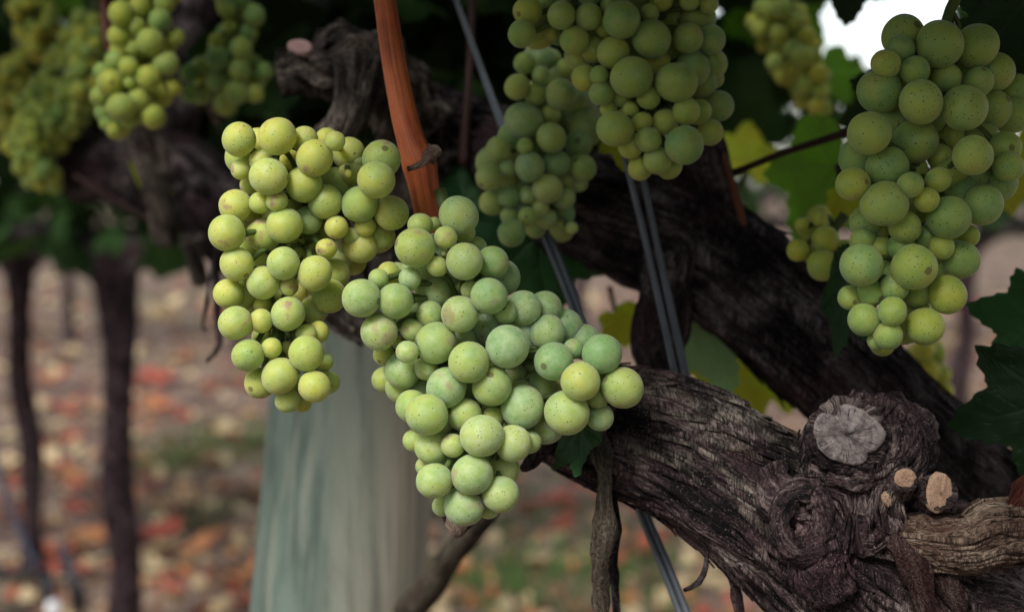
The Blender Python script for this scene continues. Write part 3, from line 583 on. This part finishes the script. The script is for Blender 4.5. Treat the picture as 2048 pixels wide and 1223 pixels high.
strip('bark_strip', [P(1430, 1050, .54), P(1455, 1110, .54), P(1470, 1170, .54), P(1490, 1260, .542)], px2m(16, .53), M_BARKD, 'dark straight strip of bark below the front arm, rightmost', seed=4)
M_FLAP = mat_bark('reddish_bark_flap', (0.008, 0.005, 0.005), (0.05, 0.026, 0.025), (0.19, 0.135, 0.12), 0.8, tint=(0.04, 0.014, 0.013))
strip('bark_strip', [P(1790, 1000, .507), P(1805, 1080, .496), P(1835, 1150, .493), P(1870, 1260, .495)], px2m(44, .49), M_FLAP, 'broad reddish flap of bark under the cut spur', seed=7)
strip('bark_strip', [P(1850, 1110, .505), P(1890, 1160, .498), P(1940, 1260, .50)], px2m(34, .49), M_FLAP, 'narrow dark red flap of bark at the bottom, right of the broad flap', seed=8)
strip('bark_strip', [P(485, 450, .97), P(440, 480, .80), P(432, 560, .75), P(436, 640, .75), P(438, 690, .75), P(412, 722, .75)], px2m(11, .75), M_BARKD, 'black ragged strip of bark hanging left of the long bunch', seed=5)
strip('bark_strip', [P(440, 490, .80), P(425, 530, .75), P(414, 600, .745), P(405, 650, .745), P(412, 662, .745)], px2m(5, .75), M_BARKD, 'thin black curl of bark left of the ragged strip', seed=6)
# --- the arm behind
back = empty('grape_vine', Vector((0.42, 0.86, 0)), 'thick black vine branch behind the right bunches, sloping down to the right', 'vine')
bm_ = [pt(790, 200, .72, 52), pt(900, 250, .74, 62), pt(1000, 305, .72, 80), pt(1120, 385, .69, 95), pt(1260, 440, .67, 112), pt(1400, 500, .66, 114), pt(1530, 600, .65, 110), pt(1660, 720, .645, 106), pt(1790, 845, .645, 108), pt(1920, 970, .65, 106), pt(2080, 1110, .68, 105), (Vector((0.36, 0.80, 0.72)), 0.028), (Vector((0.42, 0.86, 0.3)), 0.03), (Vector((0.42, 0.86, -0.05)), 0.036)]
up = [pt(1440, 480, .655, 60), pt(1420, 380, .655, 55), pt(1400, 300, .66, 48), pt(1380, 180, .68, 44)]
loop = [pt(1340, 520, .64, 60), pt(1330, 620, .635, 52), pt(1318, 700, .635, 46), pt(1350, 770, .635, 30)]
V, F, U = merge([tube_geo(bm_, 110, 0.0025, bark_disp(0.15, 11, 25, 0.14)), tube_geo(up, 60, 0.003, bark_disp(0.15, 12, 20, 0.2)), tube_geo(loop, 60, 0.003, bark_disp(0.25, 13, 20, 0.35))] + flakes(bm_[:11], 270, rb, 0.012, 0.05, 0.0026, 0.006))
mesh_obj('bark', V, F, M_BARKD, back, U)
tube('cane', [pt(1430, 270, .66, 7), pt(1455, 340, .645, 7), pt(1482, 430, .635, 8), pt(1490, 470, .64, 7)], M_CANEB, back, seg=16, step=0.004)
# --- the old spur, top centre left
sp = empty('vine_spur', P(700, 130, .68), 'grey gnarled old spur left of the orange cane, with a pink cut', 'spur')
s1 = [pt(560, 150, .67, 36), pt(620, 140, .67, 44), pt(690, 125, .67, 60), pt(745, 130, .68, 58), pt(800, 190, .70, 60), pt(840, 300, .72, 65), pt(805, 420, .72, 58), pt(775, 520, .72, 52), pt(735, 600, .72, 46), pt(830, 650, .70, 46), pt(940, 710, .66, 50), pt(1060, 800, .605, 56)]
s2 = [pt(715, 130, .655, 48), pt(708, 185, .65, 36), pt(690, 240, .65, 32), pt(655, 292, .66, 34), pt(620, 360, .68, 46), pt(640, 480, .69, 60), pt(690, 600, .69, 52), pt(760, 640, .69, 40)]
V, F, U = merge([tube_geo(s1, 90, 0.002, gnarl_disp(21, 0.007, 0.003, 0.001)), tube_geo(s2, 80, 0.002, bark_disp(0.2, 22, 10, 0.22))] + flakes(s1, 140, rb, 0.008, 0.03, 0.003, 0.007) + flakes(s2, 80, rb, 0.01, 0.04, 0.003, 0.006)); mesh_obj('bark', V, F, M_BARKG, sp, U)
cut_face('pruning_cut', P(598, 92, .655), Vector((-0.2, -1, 0.3)), px2m(27, .65), px2m(15, .65), R(-10), mat_cutwood('pink_cut', (0.62, 0.42, 0.42), (0.55, 0.36, 0.36), (0.3, 0.15, 0.15)), sp, 8, depth=0.006)
# --- left dark vine
lv = empty('grape_vine', Vector((-0.36, 1.12, 0)), 'dark knotted vine head with a pale spur, behind the long bunch on the left', 'vine')
l1 = [pt(150, 330, 1.1, 60), pt(240, 330, 1.08, 75), pt(330, 350, 1.05, 80), pt(420, 400, 1.02, 85), pt(500, 480, 1.0, 80), pt(600, 600, 1.0, 60)]
l2 = [pt(330, 480, .92, 26), pt(318, 400, .90, 24), pt(296, 330, .89, 24), pt(272, 270, .89, 26), pt(255, 240, .90, 20)]
l3 = [pt(318, 350, .89, 16), pt(322, 290, .895, 14), pt(312, 262, .90, 12)]
l4 = [pt(440, 240, .92, 14), pt(418, 190, .90, 13), pt(405, 150, .90, 11)]
l5 = [pt(400, 560, .93, 16), pt(385, 500, .91, 16), pt(372, 480, .91, 14)]
l6 = [pt(372, 485, .905, 9), pt(405, 470, .90, 8)]
l0 = [pt(330, 330, 1.06, 60), pt(360, 200, 1.07, 60), pt(380, 60, 1.1, 55), pt(400, -60, 1.15, 50)]
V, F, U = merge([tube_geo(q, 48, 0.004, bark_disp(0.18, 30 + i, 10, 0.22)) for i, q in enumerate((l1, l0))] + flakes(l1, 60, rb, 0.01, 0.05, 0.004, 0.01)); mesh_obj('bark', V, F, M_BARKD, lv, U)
V, F, U = merge([tube_geo(q, 36, 0.003, bark_disp(0.12, 40 + i, 10, 0.15)) for i, q in enumerate((l2, l3, l4, l5, l6))]); o = mesh_obj('spur', V, F, M_BARKG, lv, U); o['label'] = 'pale grey weathered spur stubs'
tube('cane', [pt(150, 350, 1.0, 5), pt(230, 400, .98, 5), pt(300, 440, .97, 5)], M_TWIG, lv, seg=10, step=0.006)
# --- orange cane
oc = empty('vine_cane', P(862, 450, .545), 'orange brown upright cane with a papery grey node, between the two sharp bunches', 'cane')
op = [pt(740, -150, .55, 21), pt(768, -10, .545, 22), pt(786, 110, .54, 24), pt(806, 220, .537, 26), pt(825, 290, .535, 29), pt(838, 325, .535, 35), pt(846, 365, .536, 31), pt(860, 440, .54, 29), pt(880, 560, .545, 28), pt(900, 760, .56, 28)]
tube('stem', op, M_CANE, oc, seg=48, step=0.002, disp=lambda an, L, r, c: r * (0.02 * math.sin(an * 11 + L * 30) + 0.03 * noise.noise(Vector((math.cos(an) * 3, math.sin(an) * 3, L * 60)))))
M_PAPER = mat_bark('papery_tendril', (0.10, 0.06, 0.045), (0.30, 0.22, 0.17), (0.52, 0.42, 0.34))
V, F, U = merge([tube_geo([pt(815, 338, .518, 5), pt(838, 330, .5175, 6), pt(856, 316, .519, 8), pt(864, 305, .522, 12)], 16, 0.0015, bark_disp(.2, 3, 5, .2, .003)), tube_geo([pt(856, 316, .524, 12), pt(862, 304, .522, 12), pt(872, 302, .52, 10), pt(879, 308, .519, 6)], 20, 0.001, bark_disp(.3, 4, 5, .3, .002)),
                 tube_geo([pt(866, 318, .523, 8), pt(862, 300, .522, 6), pt(856, 289, .522, 3)], 12, 0.001, bark_disp(.3, 5, 5, .3, .002)), tube_geo([pt(862, 318, .523, 7), pt(868, 326, .522, 5)], 10, 0.001)]); mesh_obj('tendril_stub', V, F, M_PAPER, oc, U)
# thin canes
tube_o = tube('vine_cane', [pt(945, -20, .72, 8), pt(940, 110, .71, 8), pt(932, 230, .70, 9), pt(928, 330, .70, 12)], M_TWIG, None, seg=12, step=0.006); tag(tube_o, 'thin dark brown cane crossing behind the top of the long wire', 'cane')
tube_o = tube('vine_cane', [pt(1420, 358, .665, 8), pt(1480, 340, .655, 7), pt(1560, 308, .645, 7), pt(1640, 282, .64, 8), pt(1740, 250, .64, 9)], M_TWIG, None, seg=12, step=0.005); tag(tube_o, 'thin dark stalk running from the branch up to the right bunch', 'cane')
M_RED = mat_plain('dark_red_stalk', (0.10, 0.022, 0.015), 0.5)
tube_o = tube('vine_cane', [pt(205, -60, .80, 10), pt(209, 10, .79, 10), pt(213, 70, .785, 9), pt(222, 120, .785, 6)], M_RED, None, seg=12, step=0.006); tag(tube_o, 'dark red stalk beside the blurred top left bunch', 'cane')
tube_o = tube('vine_cane', [pt(800, 1235, .86, 27), pt(860, 1175, .80, 26), pt(900, 1112, .77, 23), pt(945, 1062, .74, 21), pt(985, 1010, .70, 18), pt(1005, 940, .66, 16), pt(1030, 850, .62, 16)], M_STRIP, None, seg=24, step=0.004, disp=bark_disp(.08, 4, 5, .1)); tag(tube_o, 'brown twig slanting up from the post behind the central bunch', 'twig')
st = empty('dead_stub', P(915, 1035, .53), 'pinkish grey dead stub just below the tip of the central bunch', 'twig')
tube('stub', [pt(1060, 815, .60, 12), pt(985, 860, .575, 12), pt(940, 940, .55, 15), pt(920, 1000, .535, 20), pt(916, 1035, .53, 24), pt(914, 1060, .525, 16), pt(912, 1068, .523, 6)], M_PAPER, st, seg=24, step=0.0015, disp=bark_disp(.25, 8, 5, .2, .003))
tube('rim', [pt(888, 1030, .532, 5), pt(897, 1052, .528, 5), pt(915, 1062, .525, 6), pt(940, 1050, .528, 5), pt(950, 1035, .532, 5)], M_BARKD, st, seg=10, step=0.002)
dk = empty('bark_tatter', P(1080, 900, .55), 'dark curled tatter of bark between the central bunch and the arm', 'bark strip')
tube('bark', [pt(1150, 850, .57, 30), pt(1095, 880, .55, 20), pt(1060, 925, .54, 12), pt(1042, 938, .538, 5)], M_BARKD, dk, seg=24, step=0.002, disp=bark_disp(.3, 9, 10, .3, .004))

# ------------------------------------------------------------------ post, wires
post = empty('wooden_post', P(640, 1223, .90) - Vector((0, 0, P(640, 1223, .90).z)), 'round weathered green grey wooden post behind the front bunches', 'post')
pb = P(672, 1223, .88); ptp = P(724, 640, .88); ax = (pb - ptp); foot = ptp + ax * (ptp.z + 0.3) / -(ax.z) ; 
V, U, F = [], [], []; S = 72; r0 = px2m(171, .88)
zs = [0, 0.0, .003, .008] + list(np.linspace(.02, 1.0, 60))
for i, t in enumerate(zs):
    c = ptp.lerp(foot, t); rr = r0 * (0.0 if i == 0 else (0.93 if i == 1 else (0.97 if i == 2 else 1.0)))
    for k in range(S):
        an = 2 * math.pi * k / S; q = rr * (1 + 0.018 * noise.noise(Vector((math.cos(an) * 4, math.sin(an) * 4, c.z * 2))) + 0.008 * noise.noise(Vector((math.cos(an) * 14, math.sin(an) * 14, c.z * 3))))
        V.append(c + Vector((math.cos(an) * q, math.sin(an) * q, 0))); U.append((an * r0, c.z))
for i in range(len(zs) - 1):
    for k in range(S): F.append((i * S + k, i * S + (k + 1) % S, (i + 1) * S + (k + 1) % S, (i + 1) * S + k))
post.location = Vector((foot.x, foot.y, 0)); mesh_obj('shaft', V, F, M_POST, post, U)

w = empty('trellis_wire', P(1380, 1260, .575), 'long grey wire rod slanting from top centre down behind the front arm', 'wire')
w1 = [(905, -20, .70, 5), (945, 90, .69, 7), (1000, 240, .67, 9), (1090, 462, .635, 14), (1160, 640, .62, 15), (1270, 980, .60, 15), (1330, 1130, .59, 16), (1385, 1270, .58, 17)]
for s in (-1, 1): tube('strand', [(P(x + s * r * 0.44, y, d), px2m(r * 0.46, d)) for x, y, d, r in w1], M_WIRE, w, seg=16, step=0.008)
w = empty('trellis_wire', P(1365, 790, .60), 'pair of parallel grey wires slanting across the black branch', 'wire')
tube('strand', [pt(1236, 270, .60, 5), pt(1258, 350, .60, 6), pt(1288, 470, .60, 7), pt(1322, 620, .598, 7), pt(1349, 745, .597, 7), pt(1372, 850, .60, 7)], M_WIRE, w, seg=14, step=0.006)
tube('strand', [pt(1262, 270, .605, 5), pt(1284, 350, .605, 6), pt(1312, 480, .604, 7), pt(1347, 640, .60, 8), pt(1375, 765, .60, 8), pt(1396, 860, .602, 8)], M_WIRE, w, seg=14, step=0.006)

# ------------------------------------------------------------------ single leaves
leaf('broad dark green leaf behind the soft focus bunch and the orange cane', 960, 480, .70, 230, -20, (-15, 10), M_LDEEP, 1.0)
leaf('dark green leaf hanging below the soft focus bunch, crossed by the long wire', 1075, 470, .69, 200, 172, (-10, -14), M_LDEEP, 2.0)
leaf('small yellow green leaf tip under the top centre bunch', 1245, 270, .62, 75, 178, (-15, 20), M_LYEL, 3.0)
leaf('bright yellow green leaf glowing between the top centre bunch and the sky gap', 1495, 320, .95, 100, 10, (-25, 10), M_LYEL, 4.0)
leaf('large lit green leaf behind the thin dark stalk at upper right', 1670, 330, .74, 185, 205, (-20, 25), M_LMID, 5.0)
leaf('small bright yellow leaf beside the little glossy bunch', 1690, 400, .66, 62, 185, (-15, -10), M_LYEL, 6.0)
leaf('pale grey green leaf underside by the lower end of the twin wires', 1385, 655, .655, 165, 150, (-10, 35), M_LPALE, 7.0)
leaf('bright green leaf right behind the pale leaf underside', 1420, 665, .70, 165, 118, (-10, -10), M_LYEL, 8.0)
leaf('yellow green leaf in the gap left of the twin wires', 1285, 640, .74, 95, 175, (-10, 20), M_LYEL, 9.0)
leaf('mottled yellow leaf below the black branch above the front arm', 1500, 760, .80, 120, 170, (-20, -20), M_LYEL, 10.0)
leaf('bright yellow green leaf deep between the two branches, beside the dangling dark strip', 1560, 740, .82, 95, 165, (-5, -10), M_LYEL, 31.0)
leaf('small lime leaf just right of the lower end of the long wire', 1235, 640, .78, 62, 160, (-10, 10), M_LYEL, 32.0)
leaf('mid green leaf breaking the lower edge of the bright sky gap', 1655, 140, 1.05, 85, 140, (-15, 15), M_LMID, 33.0)
leaf('green leaf at the top behind the blurred bunch next to the sky gap', 1560, 10, 1.1, 150, 190, (-15, 5), M_LMID, 34.0)
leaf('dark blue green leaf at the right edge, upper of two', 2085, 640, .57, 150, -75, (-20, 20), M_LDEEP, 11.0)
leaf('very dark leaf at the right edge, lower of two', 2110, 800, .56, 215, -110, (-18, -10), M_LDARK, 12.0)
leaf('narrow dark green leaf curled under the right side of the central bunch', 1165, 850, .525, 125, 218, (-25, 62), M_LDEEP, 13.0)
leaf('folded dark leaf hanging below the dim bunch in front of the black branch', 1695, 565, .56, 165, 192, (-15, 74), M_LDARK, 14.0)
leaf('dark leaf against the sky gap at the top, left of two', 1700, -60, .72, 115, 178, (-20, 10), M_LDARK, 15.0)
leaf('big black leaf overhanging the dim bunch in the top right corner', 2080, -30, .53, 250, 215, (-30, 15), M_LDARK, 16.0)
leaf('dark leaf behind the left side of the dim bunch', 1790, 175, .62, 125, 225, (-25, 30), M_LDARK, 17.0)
leaf('bright green leaf showing at the right edge behind the dim bunch', 2030, 310, .75, 130, 170, (-20, -20), M_LYEL, 18.0)
leaf('yellow leaf by the pale spur on the left vine head', 290, 350, .93, 85, 160, (-20, 50), M_LYEL, 19.0)
leaf('green leaf in the top left corner above the blurred bunches', 90, -40, 1.2, 110, 180, (-20, 10), M_LMID, 20.0)
leaf('bare pink grey leaf skeleton at the left, beside the yellow leaf', 325, 385, .93, 65, 190, (-30, 60), FALL['straw'], 21.0)

# ------------------------------------------------------------------ background vines
def bg_vine(x, y, h, r, label, group, seed, crown=True, zlo=0.86, zhi=1.7, n=420, dx=0.75):
    rr = random.Random(seed); e = empty('grape_vine', Vector((x, y, 0)), label, 'vine', group)
    t = [(Vector((x + 0.01 * rr.uniform(-1, 1), y, -0.05)), r * 1.25)] + [(Vector((x + rr.uniform(-.02, .02), y + rr.uniform(-.02, .02), h * k / 5)), r * rr.uniform(.85, 1.15)) for k in range(1, 5)] + [(Vector((x, y, h)), r * 1.5)]
    arms = [[(Vector((x, y, h - 0.06)), r * 1.2), (Vector((x + s * 0.12, y, h + 0.02)), r * 0.95), (Vector((x + s * 0.45, y + rr.uniform(-.04, .04), h + 0.03)), r * 0.7), (Vector((x + s * 0.8, y, h + 0.04)), r * 0.6)] for s in (-1, 1)]
    V, F, U = tube_geo(t, 28, 0.02, bark_disp(.15, seed, 5, .15, .012)); mesh_obj('trunk', V, F, M_TRUNK, e, U)
    V, F, U = merge([tube_geo(a, 20, 0.02, bark_disp(.15, seed + 1, 5, .2, .012)) for a in arms]); mesh_obj('arm', V, F, M_BARKD, e, U)
    if crown:
        pts, sz = [], []
        for _ in range(n):
            q = Vector((x + rr.gauss(0, dx * 0.6), y + rr.gauss(0, 0.20), zlo + (zhi - zlo) * rr.random() ** 1.1)); a, b, d = proj(q)
            if 1590 < a < 1960 and b < 160: continue
            pts.append(q); sz.append(rr.uniform(.05, .09))
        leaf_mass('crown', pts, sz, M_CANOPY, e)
    return e
q = P(232, 900, 3.05); bg_vine(q.x, q.y, 0.86, 0.034, 'purple brown vine trunk on the left, nearer of two', 'vines of the row behind', 1, n=650)
q = P(48, 850, 3.6); bg_vine(q.x, q.y, 0.84, 0.027, 'thin vine trunk at the left edge, farther of two', 'vines of the row behind', 2, n=500)
q = P(1925, 700, 4.4); bg_vine(q.x, q.y, 0.84, 0.03, 'blurred trunk glimpsed at the right between the dim bunch and a leaf', 'vines of the row behind', 4, n=380)
for i in range(9):
    bg_vine(-3.6 + i * 1.0, 8.2 + 0.1 * (i % 2), 0.9, 0.03, 'leafy vine of the farthest row seen through the gaps', 'vines of the farthest row', 10 + i, n=330, zlo=0.78)

# ------------------------------------------------------------------ canopy of our own row
pts, sz = [], []
rc = random.Random(99)
def hole(q):
    a, b, d = proj(q)
    return d > 0 and 1610 < a < 1960 and b < 170
for _ in range(2600):                       # hanging foliage behind the bunches
    q = Vector((rc.uniform(-0.85, 0.75), rc.uniform(0.95, 1.6), rc.uniform(0.96, 1.5)))
    a, b, d = proj(q)
    lim = 330 if a < 350 else (430 if a < 1250 else 250)
    if hole(q) or b > lim or (a < 360 and q.y < 1.4): continue
    pts.append(q); sz.append(rc.uniform(.035, .065))
for _ in range(2200):                       # roof above the bunches
    q = Vector((rc.uniform(-1.3, 1.3), rc.uniform(0.42, 1.5), 0)); q.z = rc.uniform(1.14, 1.45) + 0.10 * max(0, q.y - 0.6)
    if q.x > 0.12 and rc.random() < 0.5: q.y = rc.uniform(0.32, 0.6); q.z = rc.uniform(1.13, 1.5)
    a, b, d = proj(q)
    if hole(q) or (b > -110 and d < 0.9): continue
    pts.append(q); sz.append(rc.uniform(.04, .07))
for _ in range(2300):                       # out-of-view leaves added overhead to shade the right-hand bunch
    q = Vector((rc.uniform(0.02, 0.7), rc.uniform(-0.05, 0.6), 0)); q.z = rc.uniform(1.12 if q.y > 0.36 else 1.2, 1.42); a, b, d = proj(q)
    if hole(q) or b > -110: continue
    pts.append(q); sz.append(rc.uniform(.04, .06))
for _ in range(260):                        # a few more unseen leaves, added to shade the top centre bunch
    q = Vector((rc.uniform(-0.10, 0.06), rc.uniform(0.34, 0.48), rc.uniform(1.12, 1.2))); a, b, d = proj(q)
    if b > -110: continue
    pts.append(q); sz.append(rc.uniform(.035, .05))
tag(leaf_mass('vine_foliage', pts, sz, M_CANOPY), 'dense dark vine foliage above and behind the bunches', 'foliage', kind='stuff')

pts, sz = [], []
for _ in range(3200):                       # unseen leafy row behind the camera, added to cut low front light
    pts.append(Vector((rc.uniform(-4, 4), rc.gauss(-1.7, 0.18), rc.uniform(0.55, 1.85)))); sz.append(rc.uniform(.06, .10))
tag(leaf_mass('light_block_hedge', pts, sz, M_CANOPY), 'unseen leafy hedge added behind the camera to block low light', 'foliage', kind='stuff')

# ------------------------------------------------------------------ irrigation bits at lower left
d1 = empty('drip_stake', G(100, 1330), 'slanting blue grey irrigation tube at the lower left corner, longer of two', 'irrigation tube', 'irrigation tubes')
tube('tube', [pt(-20, 900, 2.7, 6), pt(40, 1060, 2.65, 7), pt(85, 1160, 2.6, 7), (G(110, 1235), 0.007)], M_TUBE, d1, seg=12, step=0.03)
tube('emitter', [pt(92, 1140, 2.58, 10), pt(95, 1170, 2.56, 14), pt(98, 1205, 2.55, 12)], M_BLACK, d1, seg=14, step=0.01)
d2 = empty('drip_stake', G(165, 1260), 'short blue irrigation tube right of the longer one by the trunk', 'irrigation tube', 'irrigation tubes')
tube('tube', [pt(122, 1090, 2.7, 7), pt(140, 1140, 2.68, 8), pt(155, 1190, 2.66, 9), (G(168, 1250), 0.009)], M_TUBE, d2, seg=12, step=0.03)
tube('emitter', [pt(150, 1165, 2.62, 11), pt(155, 1190, 2.62, 15), pt(160, 1215, 2.62, 12)], M_BLACK, d2, seg=14, step=0.01)
o = tube('plastic_cap', [pt(104, 1200, 2.5, 10), pt(106, 1214, 2.5, 15), pt(108, 1232, 2.5, 12)], M_WHITE, None, seg=14, step=0.006); tag(o, 'small white plastic cap at the foot of the irrigation tube', 'cap')
gl = [G(-60, 1150), G(20, 1158), G(85, 1162)]; o = tube('irrigation_hose', [(q + Vector((0, 0, 0.015)), 0.013) for q in gl], M_BLACK, None, seg=10, step=0.03); tag(o, 'dark hose lying on the soil at the left edge', 'hose')

# ------------------------------------------------------------------ fallen leaves and grass
def small_leaf_mesh(name, mat, seed):
    V, F, A = leaf_geo(S=40, K=5, seed=seed, cup=-0.35, wave=0.5); me = bpy.data.meshes.new(name); me.from_pydata(V.tolist(), [], F); me.materials.append(mat)
    a = me.attributes.new('vein', 'FLOAT', 'POINT'); a.data.foreach_set('value', np.asarray(A, dtype=np.float32)); me.polygons.foreach_set('use_smooth', np.ones(len(me.polygons), dtype=bool)); return me
FM = {k: [small_leaf_mesh('fallen_leaf', m, i + 0.5) for i in range(3)] for k, m in FALL.items()}
FLAB = {'scarlet': 'scarlet fallen vine leaf lying on the pinkish soil', 'orange': 'orange fallen vine leaf lying on the pinkish soil', 'straw': 'dry straw coloured fallen leaf lying on the soil', 'brown': 'brown withered fallen leaf lying on the soil'}
rf = random.Random(3)
def fallen(kind, q, s):
    o = bpy.data.objects.new('fallen_leaf', FM[kind][rf.randrange(3)]); COL.objects.link(o)
    o.location = (q.x, q.y, ground_h(q.x, q.y) + 0.25 * s); o.scale = (s, s, s); o.rotation_euler = (rf.uniform(-.3, .3), rf.uniform(-.3, .3), rf.uniform(0, 6.28))
    tag(o, FLAB[kind], 'fallen leaf', kind + ' leaves on the ground')
for k, x, y, s in [('scarlet', 290, 762, .14), ('scarlet', 330, 768, .13), ('scarlet', 430, 772, .12), ('scarlet', 490, 775, .12), ('scarlet', 330, 825, .10), ('scarlet', 145, 890, .08), ('scarlet', 142, 1030, .075), ('scarlet', 340, 1050, .05), ('orange', 415, 1085, .07), ('scarlet', 90, 1110, .06), ('scarlet', 160, 1105, .07),
                  ('scarlet', 180, 1150, .07), ('scarlet', 1060, 1020, .10), ('scarlet', 1110, 1005, .09), ('scarlet', 1290, 1100, .09), ('scarlet', 890, 1170, .09), ('scarlet', 960, 1080, .07), ('orange', 370, 985, .06), ('scarlet', 300, 985, .07), ('straw', 380, 1125, .05), ('straw', 340, 1200, .06), ('scarlet', 490, 1210, .06), ('straw', 260, 910, .05), ('orange', 90, 765, .1), ('scarlet', 480, 740, .12), ('scarlet', 135, 835, .08), ('straw', 300, 1120, .05), ('orange', 440, 980, .06)]:
    fallen(k, G(x, y), s * 0.8)
for _ in range(264):
    y = 2.6 * (14 / 2.6) ** rf.random(); x = rf.uniform(-0.42, 0.42) * y
    fallen(rf.choices(['scarlet', 'orange', 'straw', 'brown'], (3, 4, 8, 3))[0], Vector((x, y, 0)), rf.uniform(.035, .075) * (1 + 0.06 * y))
FALL_ORDER = list(FALL); V, F, MI = [], [], []
for _ in range(8500):                      # the smaller litter between the single leaves
    y = 2.2 * (13 / 2.2) ** rf.random(); x = rf.uniform(-0.8, 0.8) * y; z = ground_h(x, y)
    sc = rf.uniform(.014, .04) * (1 + 0.04 * y); m = np.array(Euler((rf.gauss(0, .5), rf.gauss(0, .5), rf.uniform(0, 6.28))).to_matrix()); o_ = len(V) * 15
    V.append((LV * sc) @ m.T + np.array((x, y, z + sc * .4))); F += [(a + o_, b + o_, c + o_) for a, b, c in LF]; MI += [rf.choices((0, 1, 2, 3), (2.2, 2.2, 4.5, 3.5))[0]] * len(LF)
lit = mesh_obj('leaf_litter', np.concatenate(V), F, FALL['scarlet'], smooth=False); [lit.data.materials.append(FALL[q]) for q in FALL_ORDER[1:]]
lit.data.polygons.foreach_set('material_index', np.array(MI, dtype=np.int32)); tag(lit, 'small rust, tan and brown leaf litter covering the soil', 'leaf litter', kind='stuff')
V, F = [], []
for cx, cy, s, n in [(490, 880, .30, 500), (330, 930, .22, 300), (1100, 1090, .25, 350), (1180, 1180, .2, 280), (960, 990, .25, 250), (560, 900, .2, 200), (1300, 1180, .2, 220), (930, 1180, .12, 150), (330, 610, .8, 300), (180, 600, .8, 200), (1050, 1170, .15, 180), (410, 1030, .15, 120)]:
    c = G(cx, cy)
    for _ in range(n):
        p = c + Vector((rf.gauss(0, s * .6), rf.gauss(0, s), 0)); p.z = ground_h(p.x, p.y); h = rf.uniform(.02, .06); a = rf.uniform(0, 6.28); w_ = .003; lx, ly = rf.gauss(0, .02), rf.gauss(0, .02); o_ = len(V)
        s_ = Vector((math.cos(a) * w_, math.sin(a) * w_, 0)); V += [p - s_, p + s_, p + Vector((lx * .5, ly * .5, h * .7)) + s_ * .7, p + Vector((lx * .5, ly * .5, h * .7)) - s_ * .7, p + Vector((lx, ly, h))]; F += [(o_, o_ + 1, o_ + 2, o_ + 3), (o_ + 3, o_ + 2, o_ + 4)]
tag(mesh_obj('grass', V, F, M_GRASS, smooth=False), 'sparse tufts of green grass and weeds in the soil', 'grass', kind='stuff')
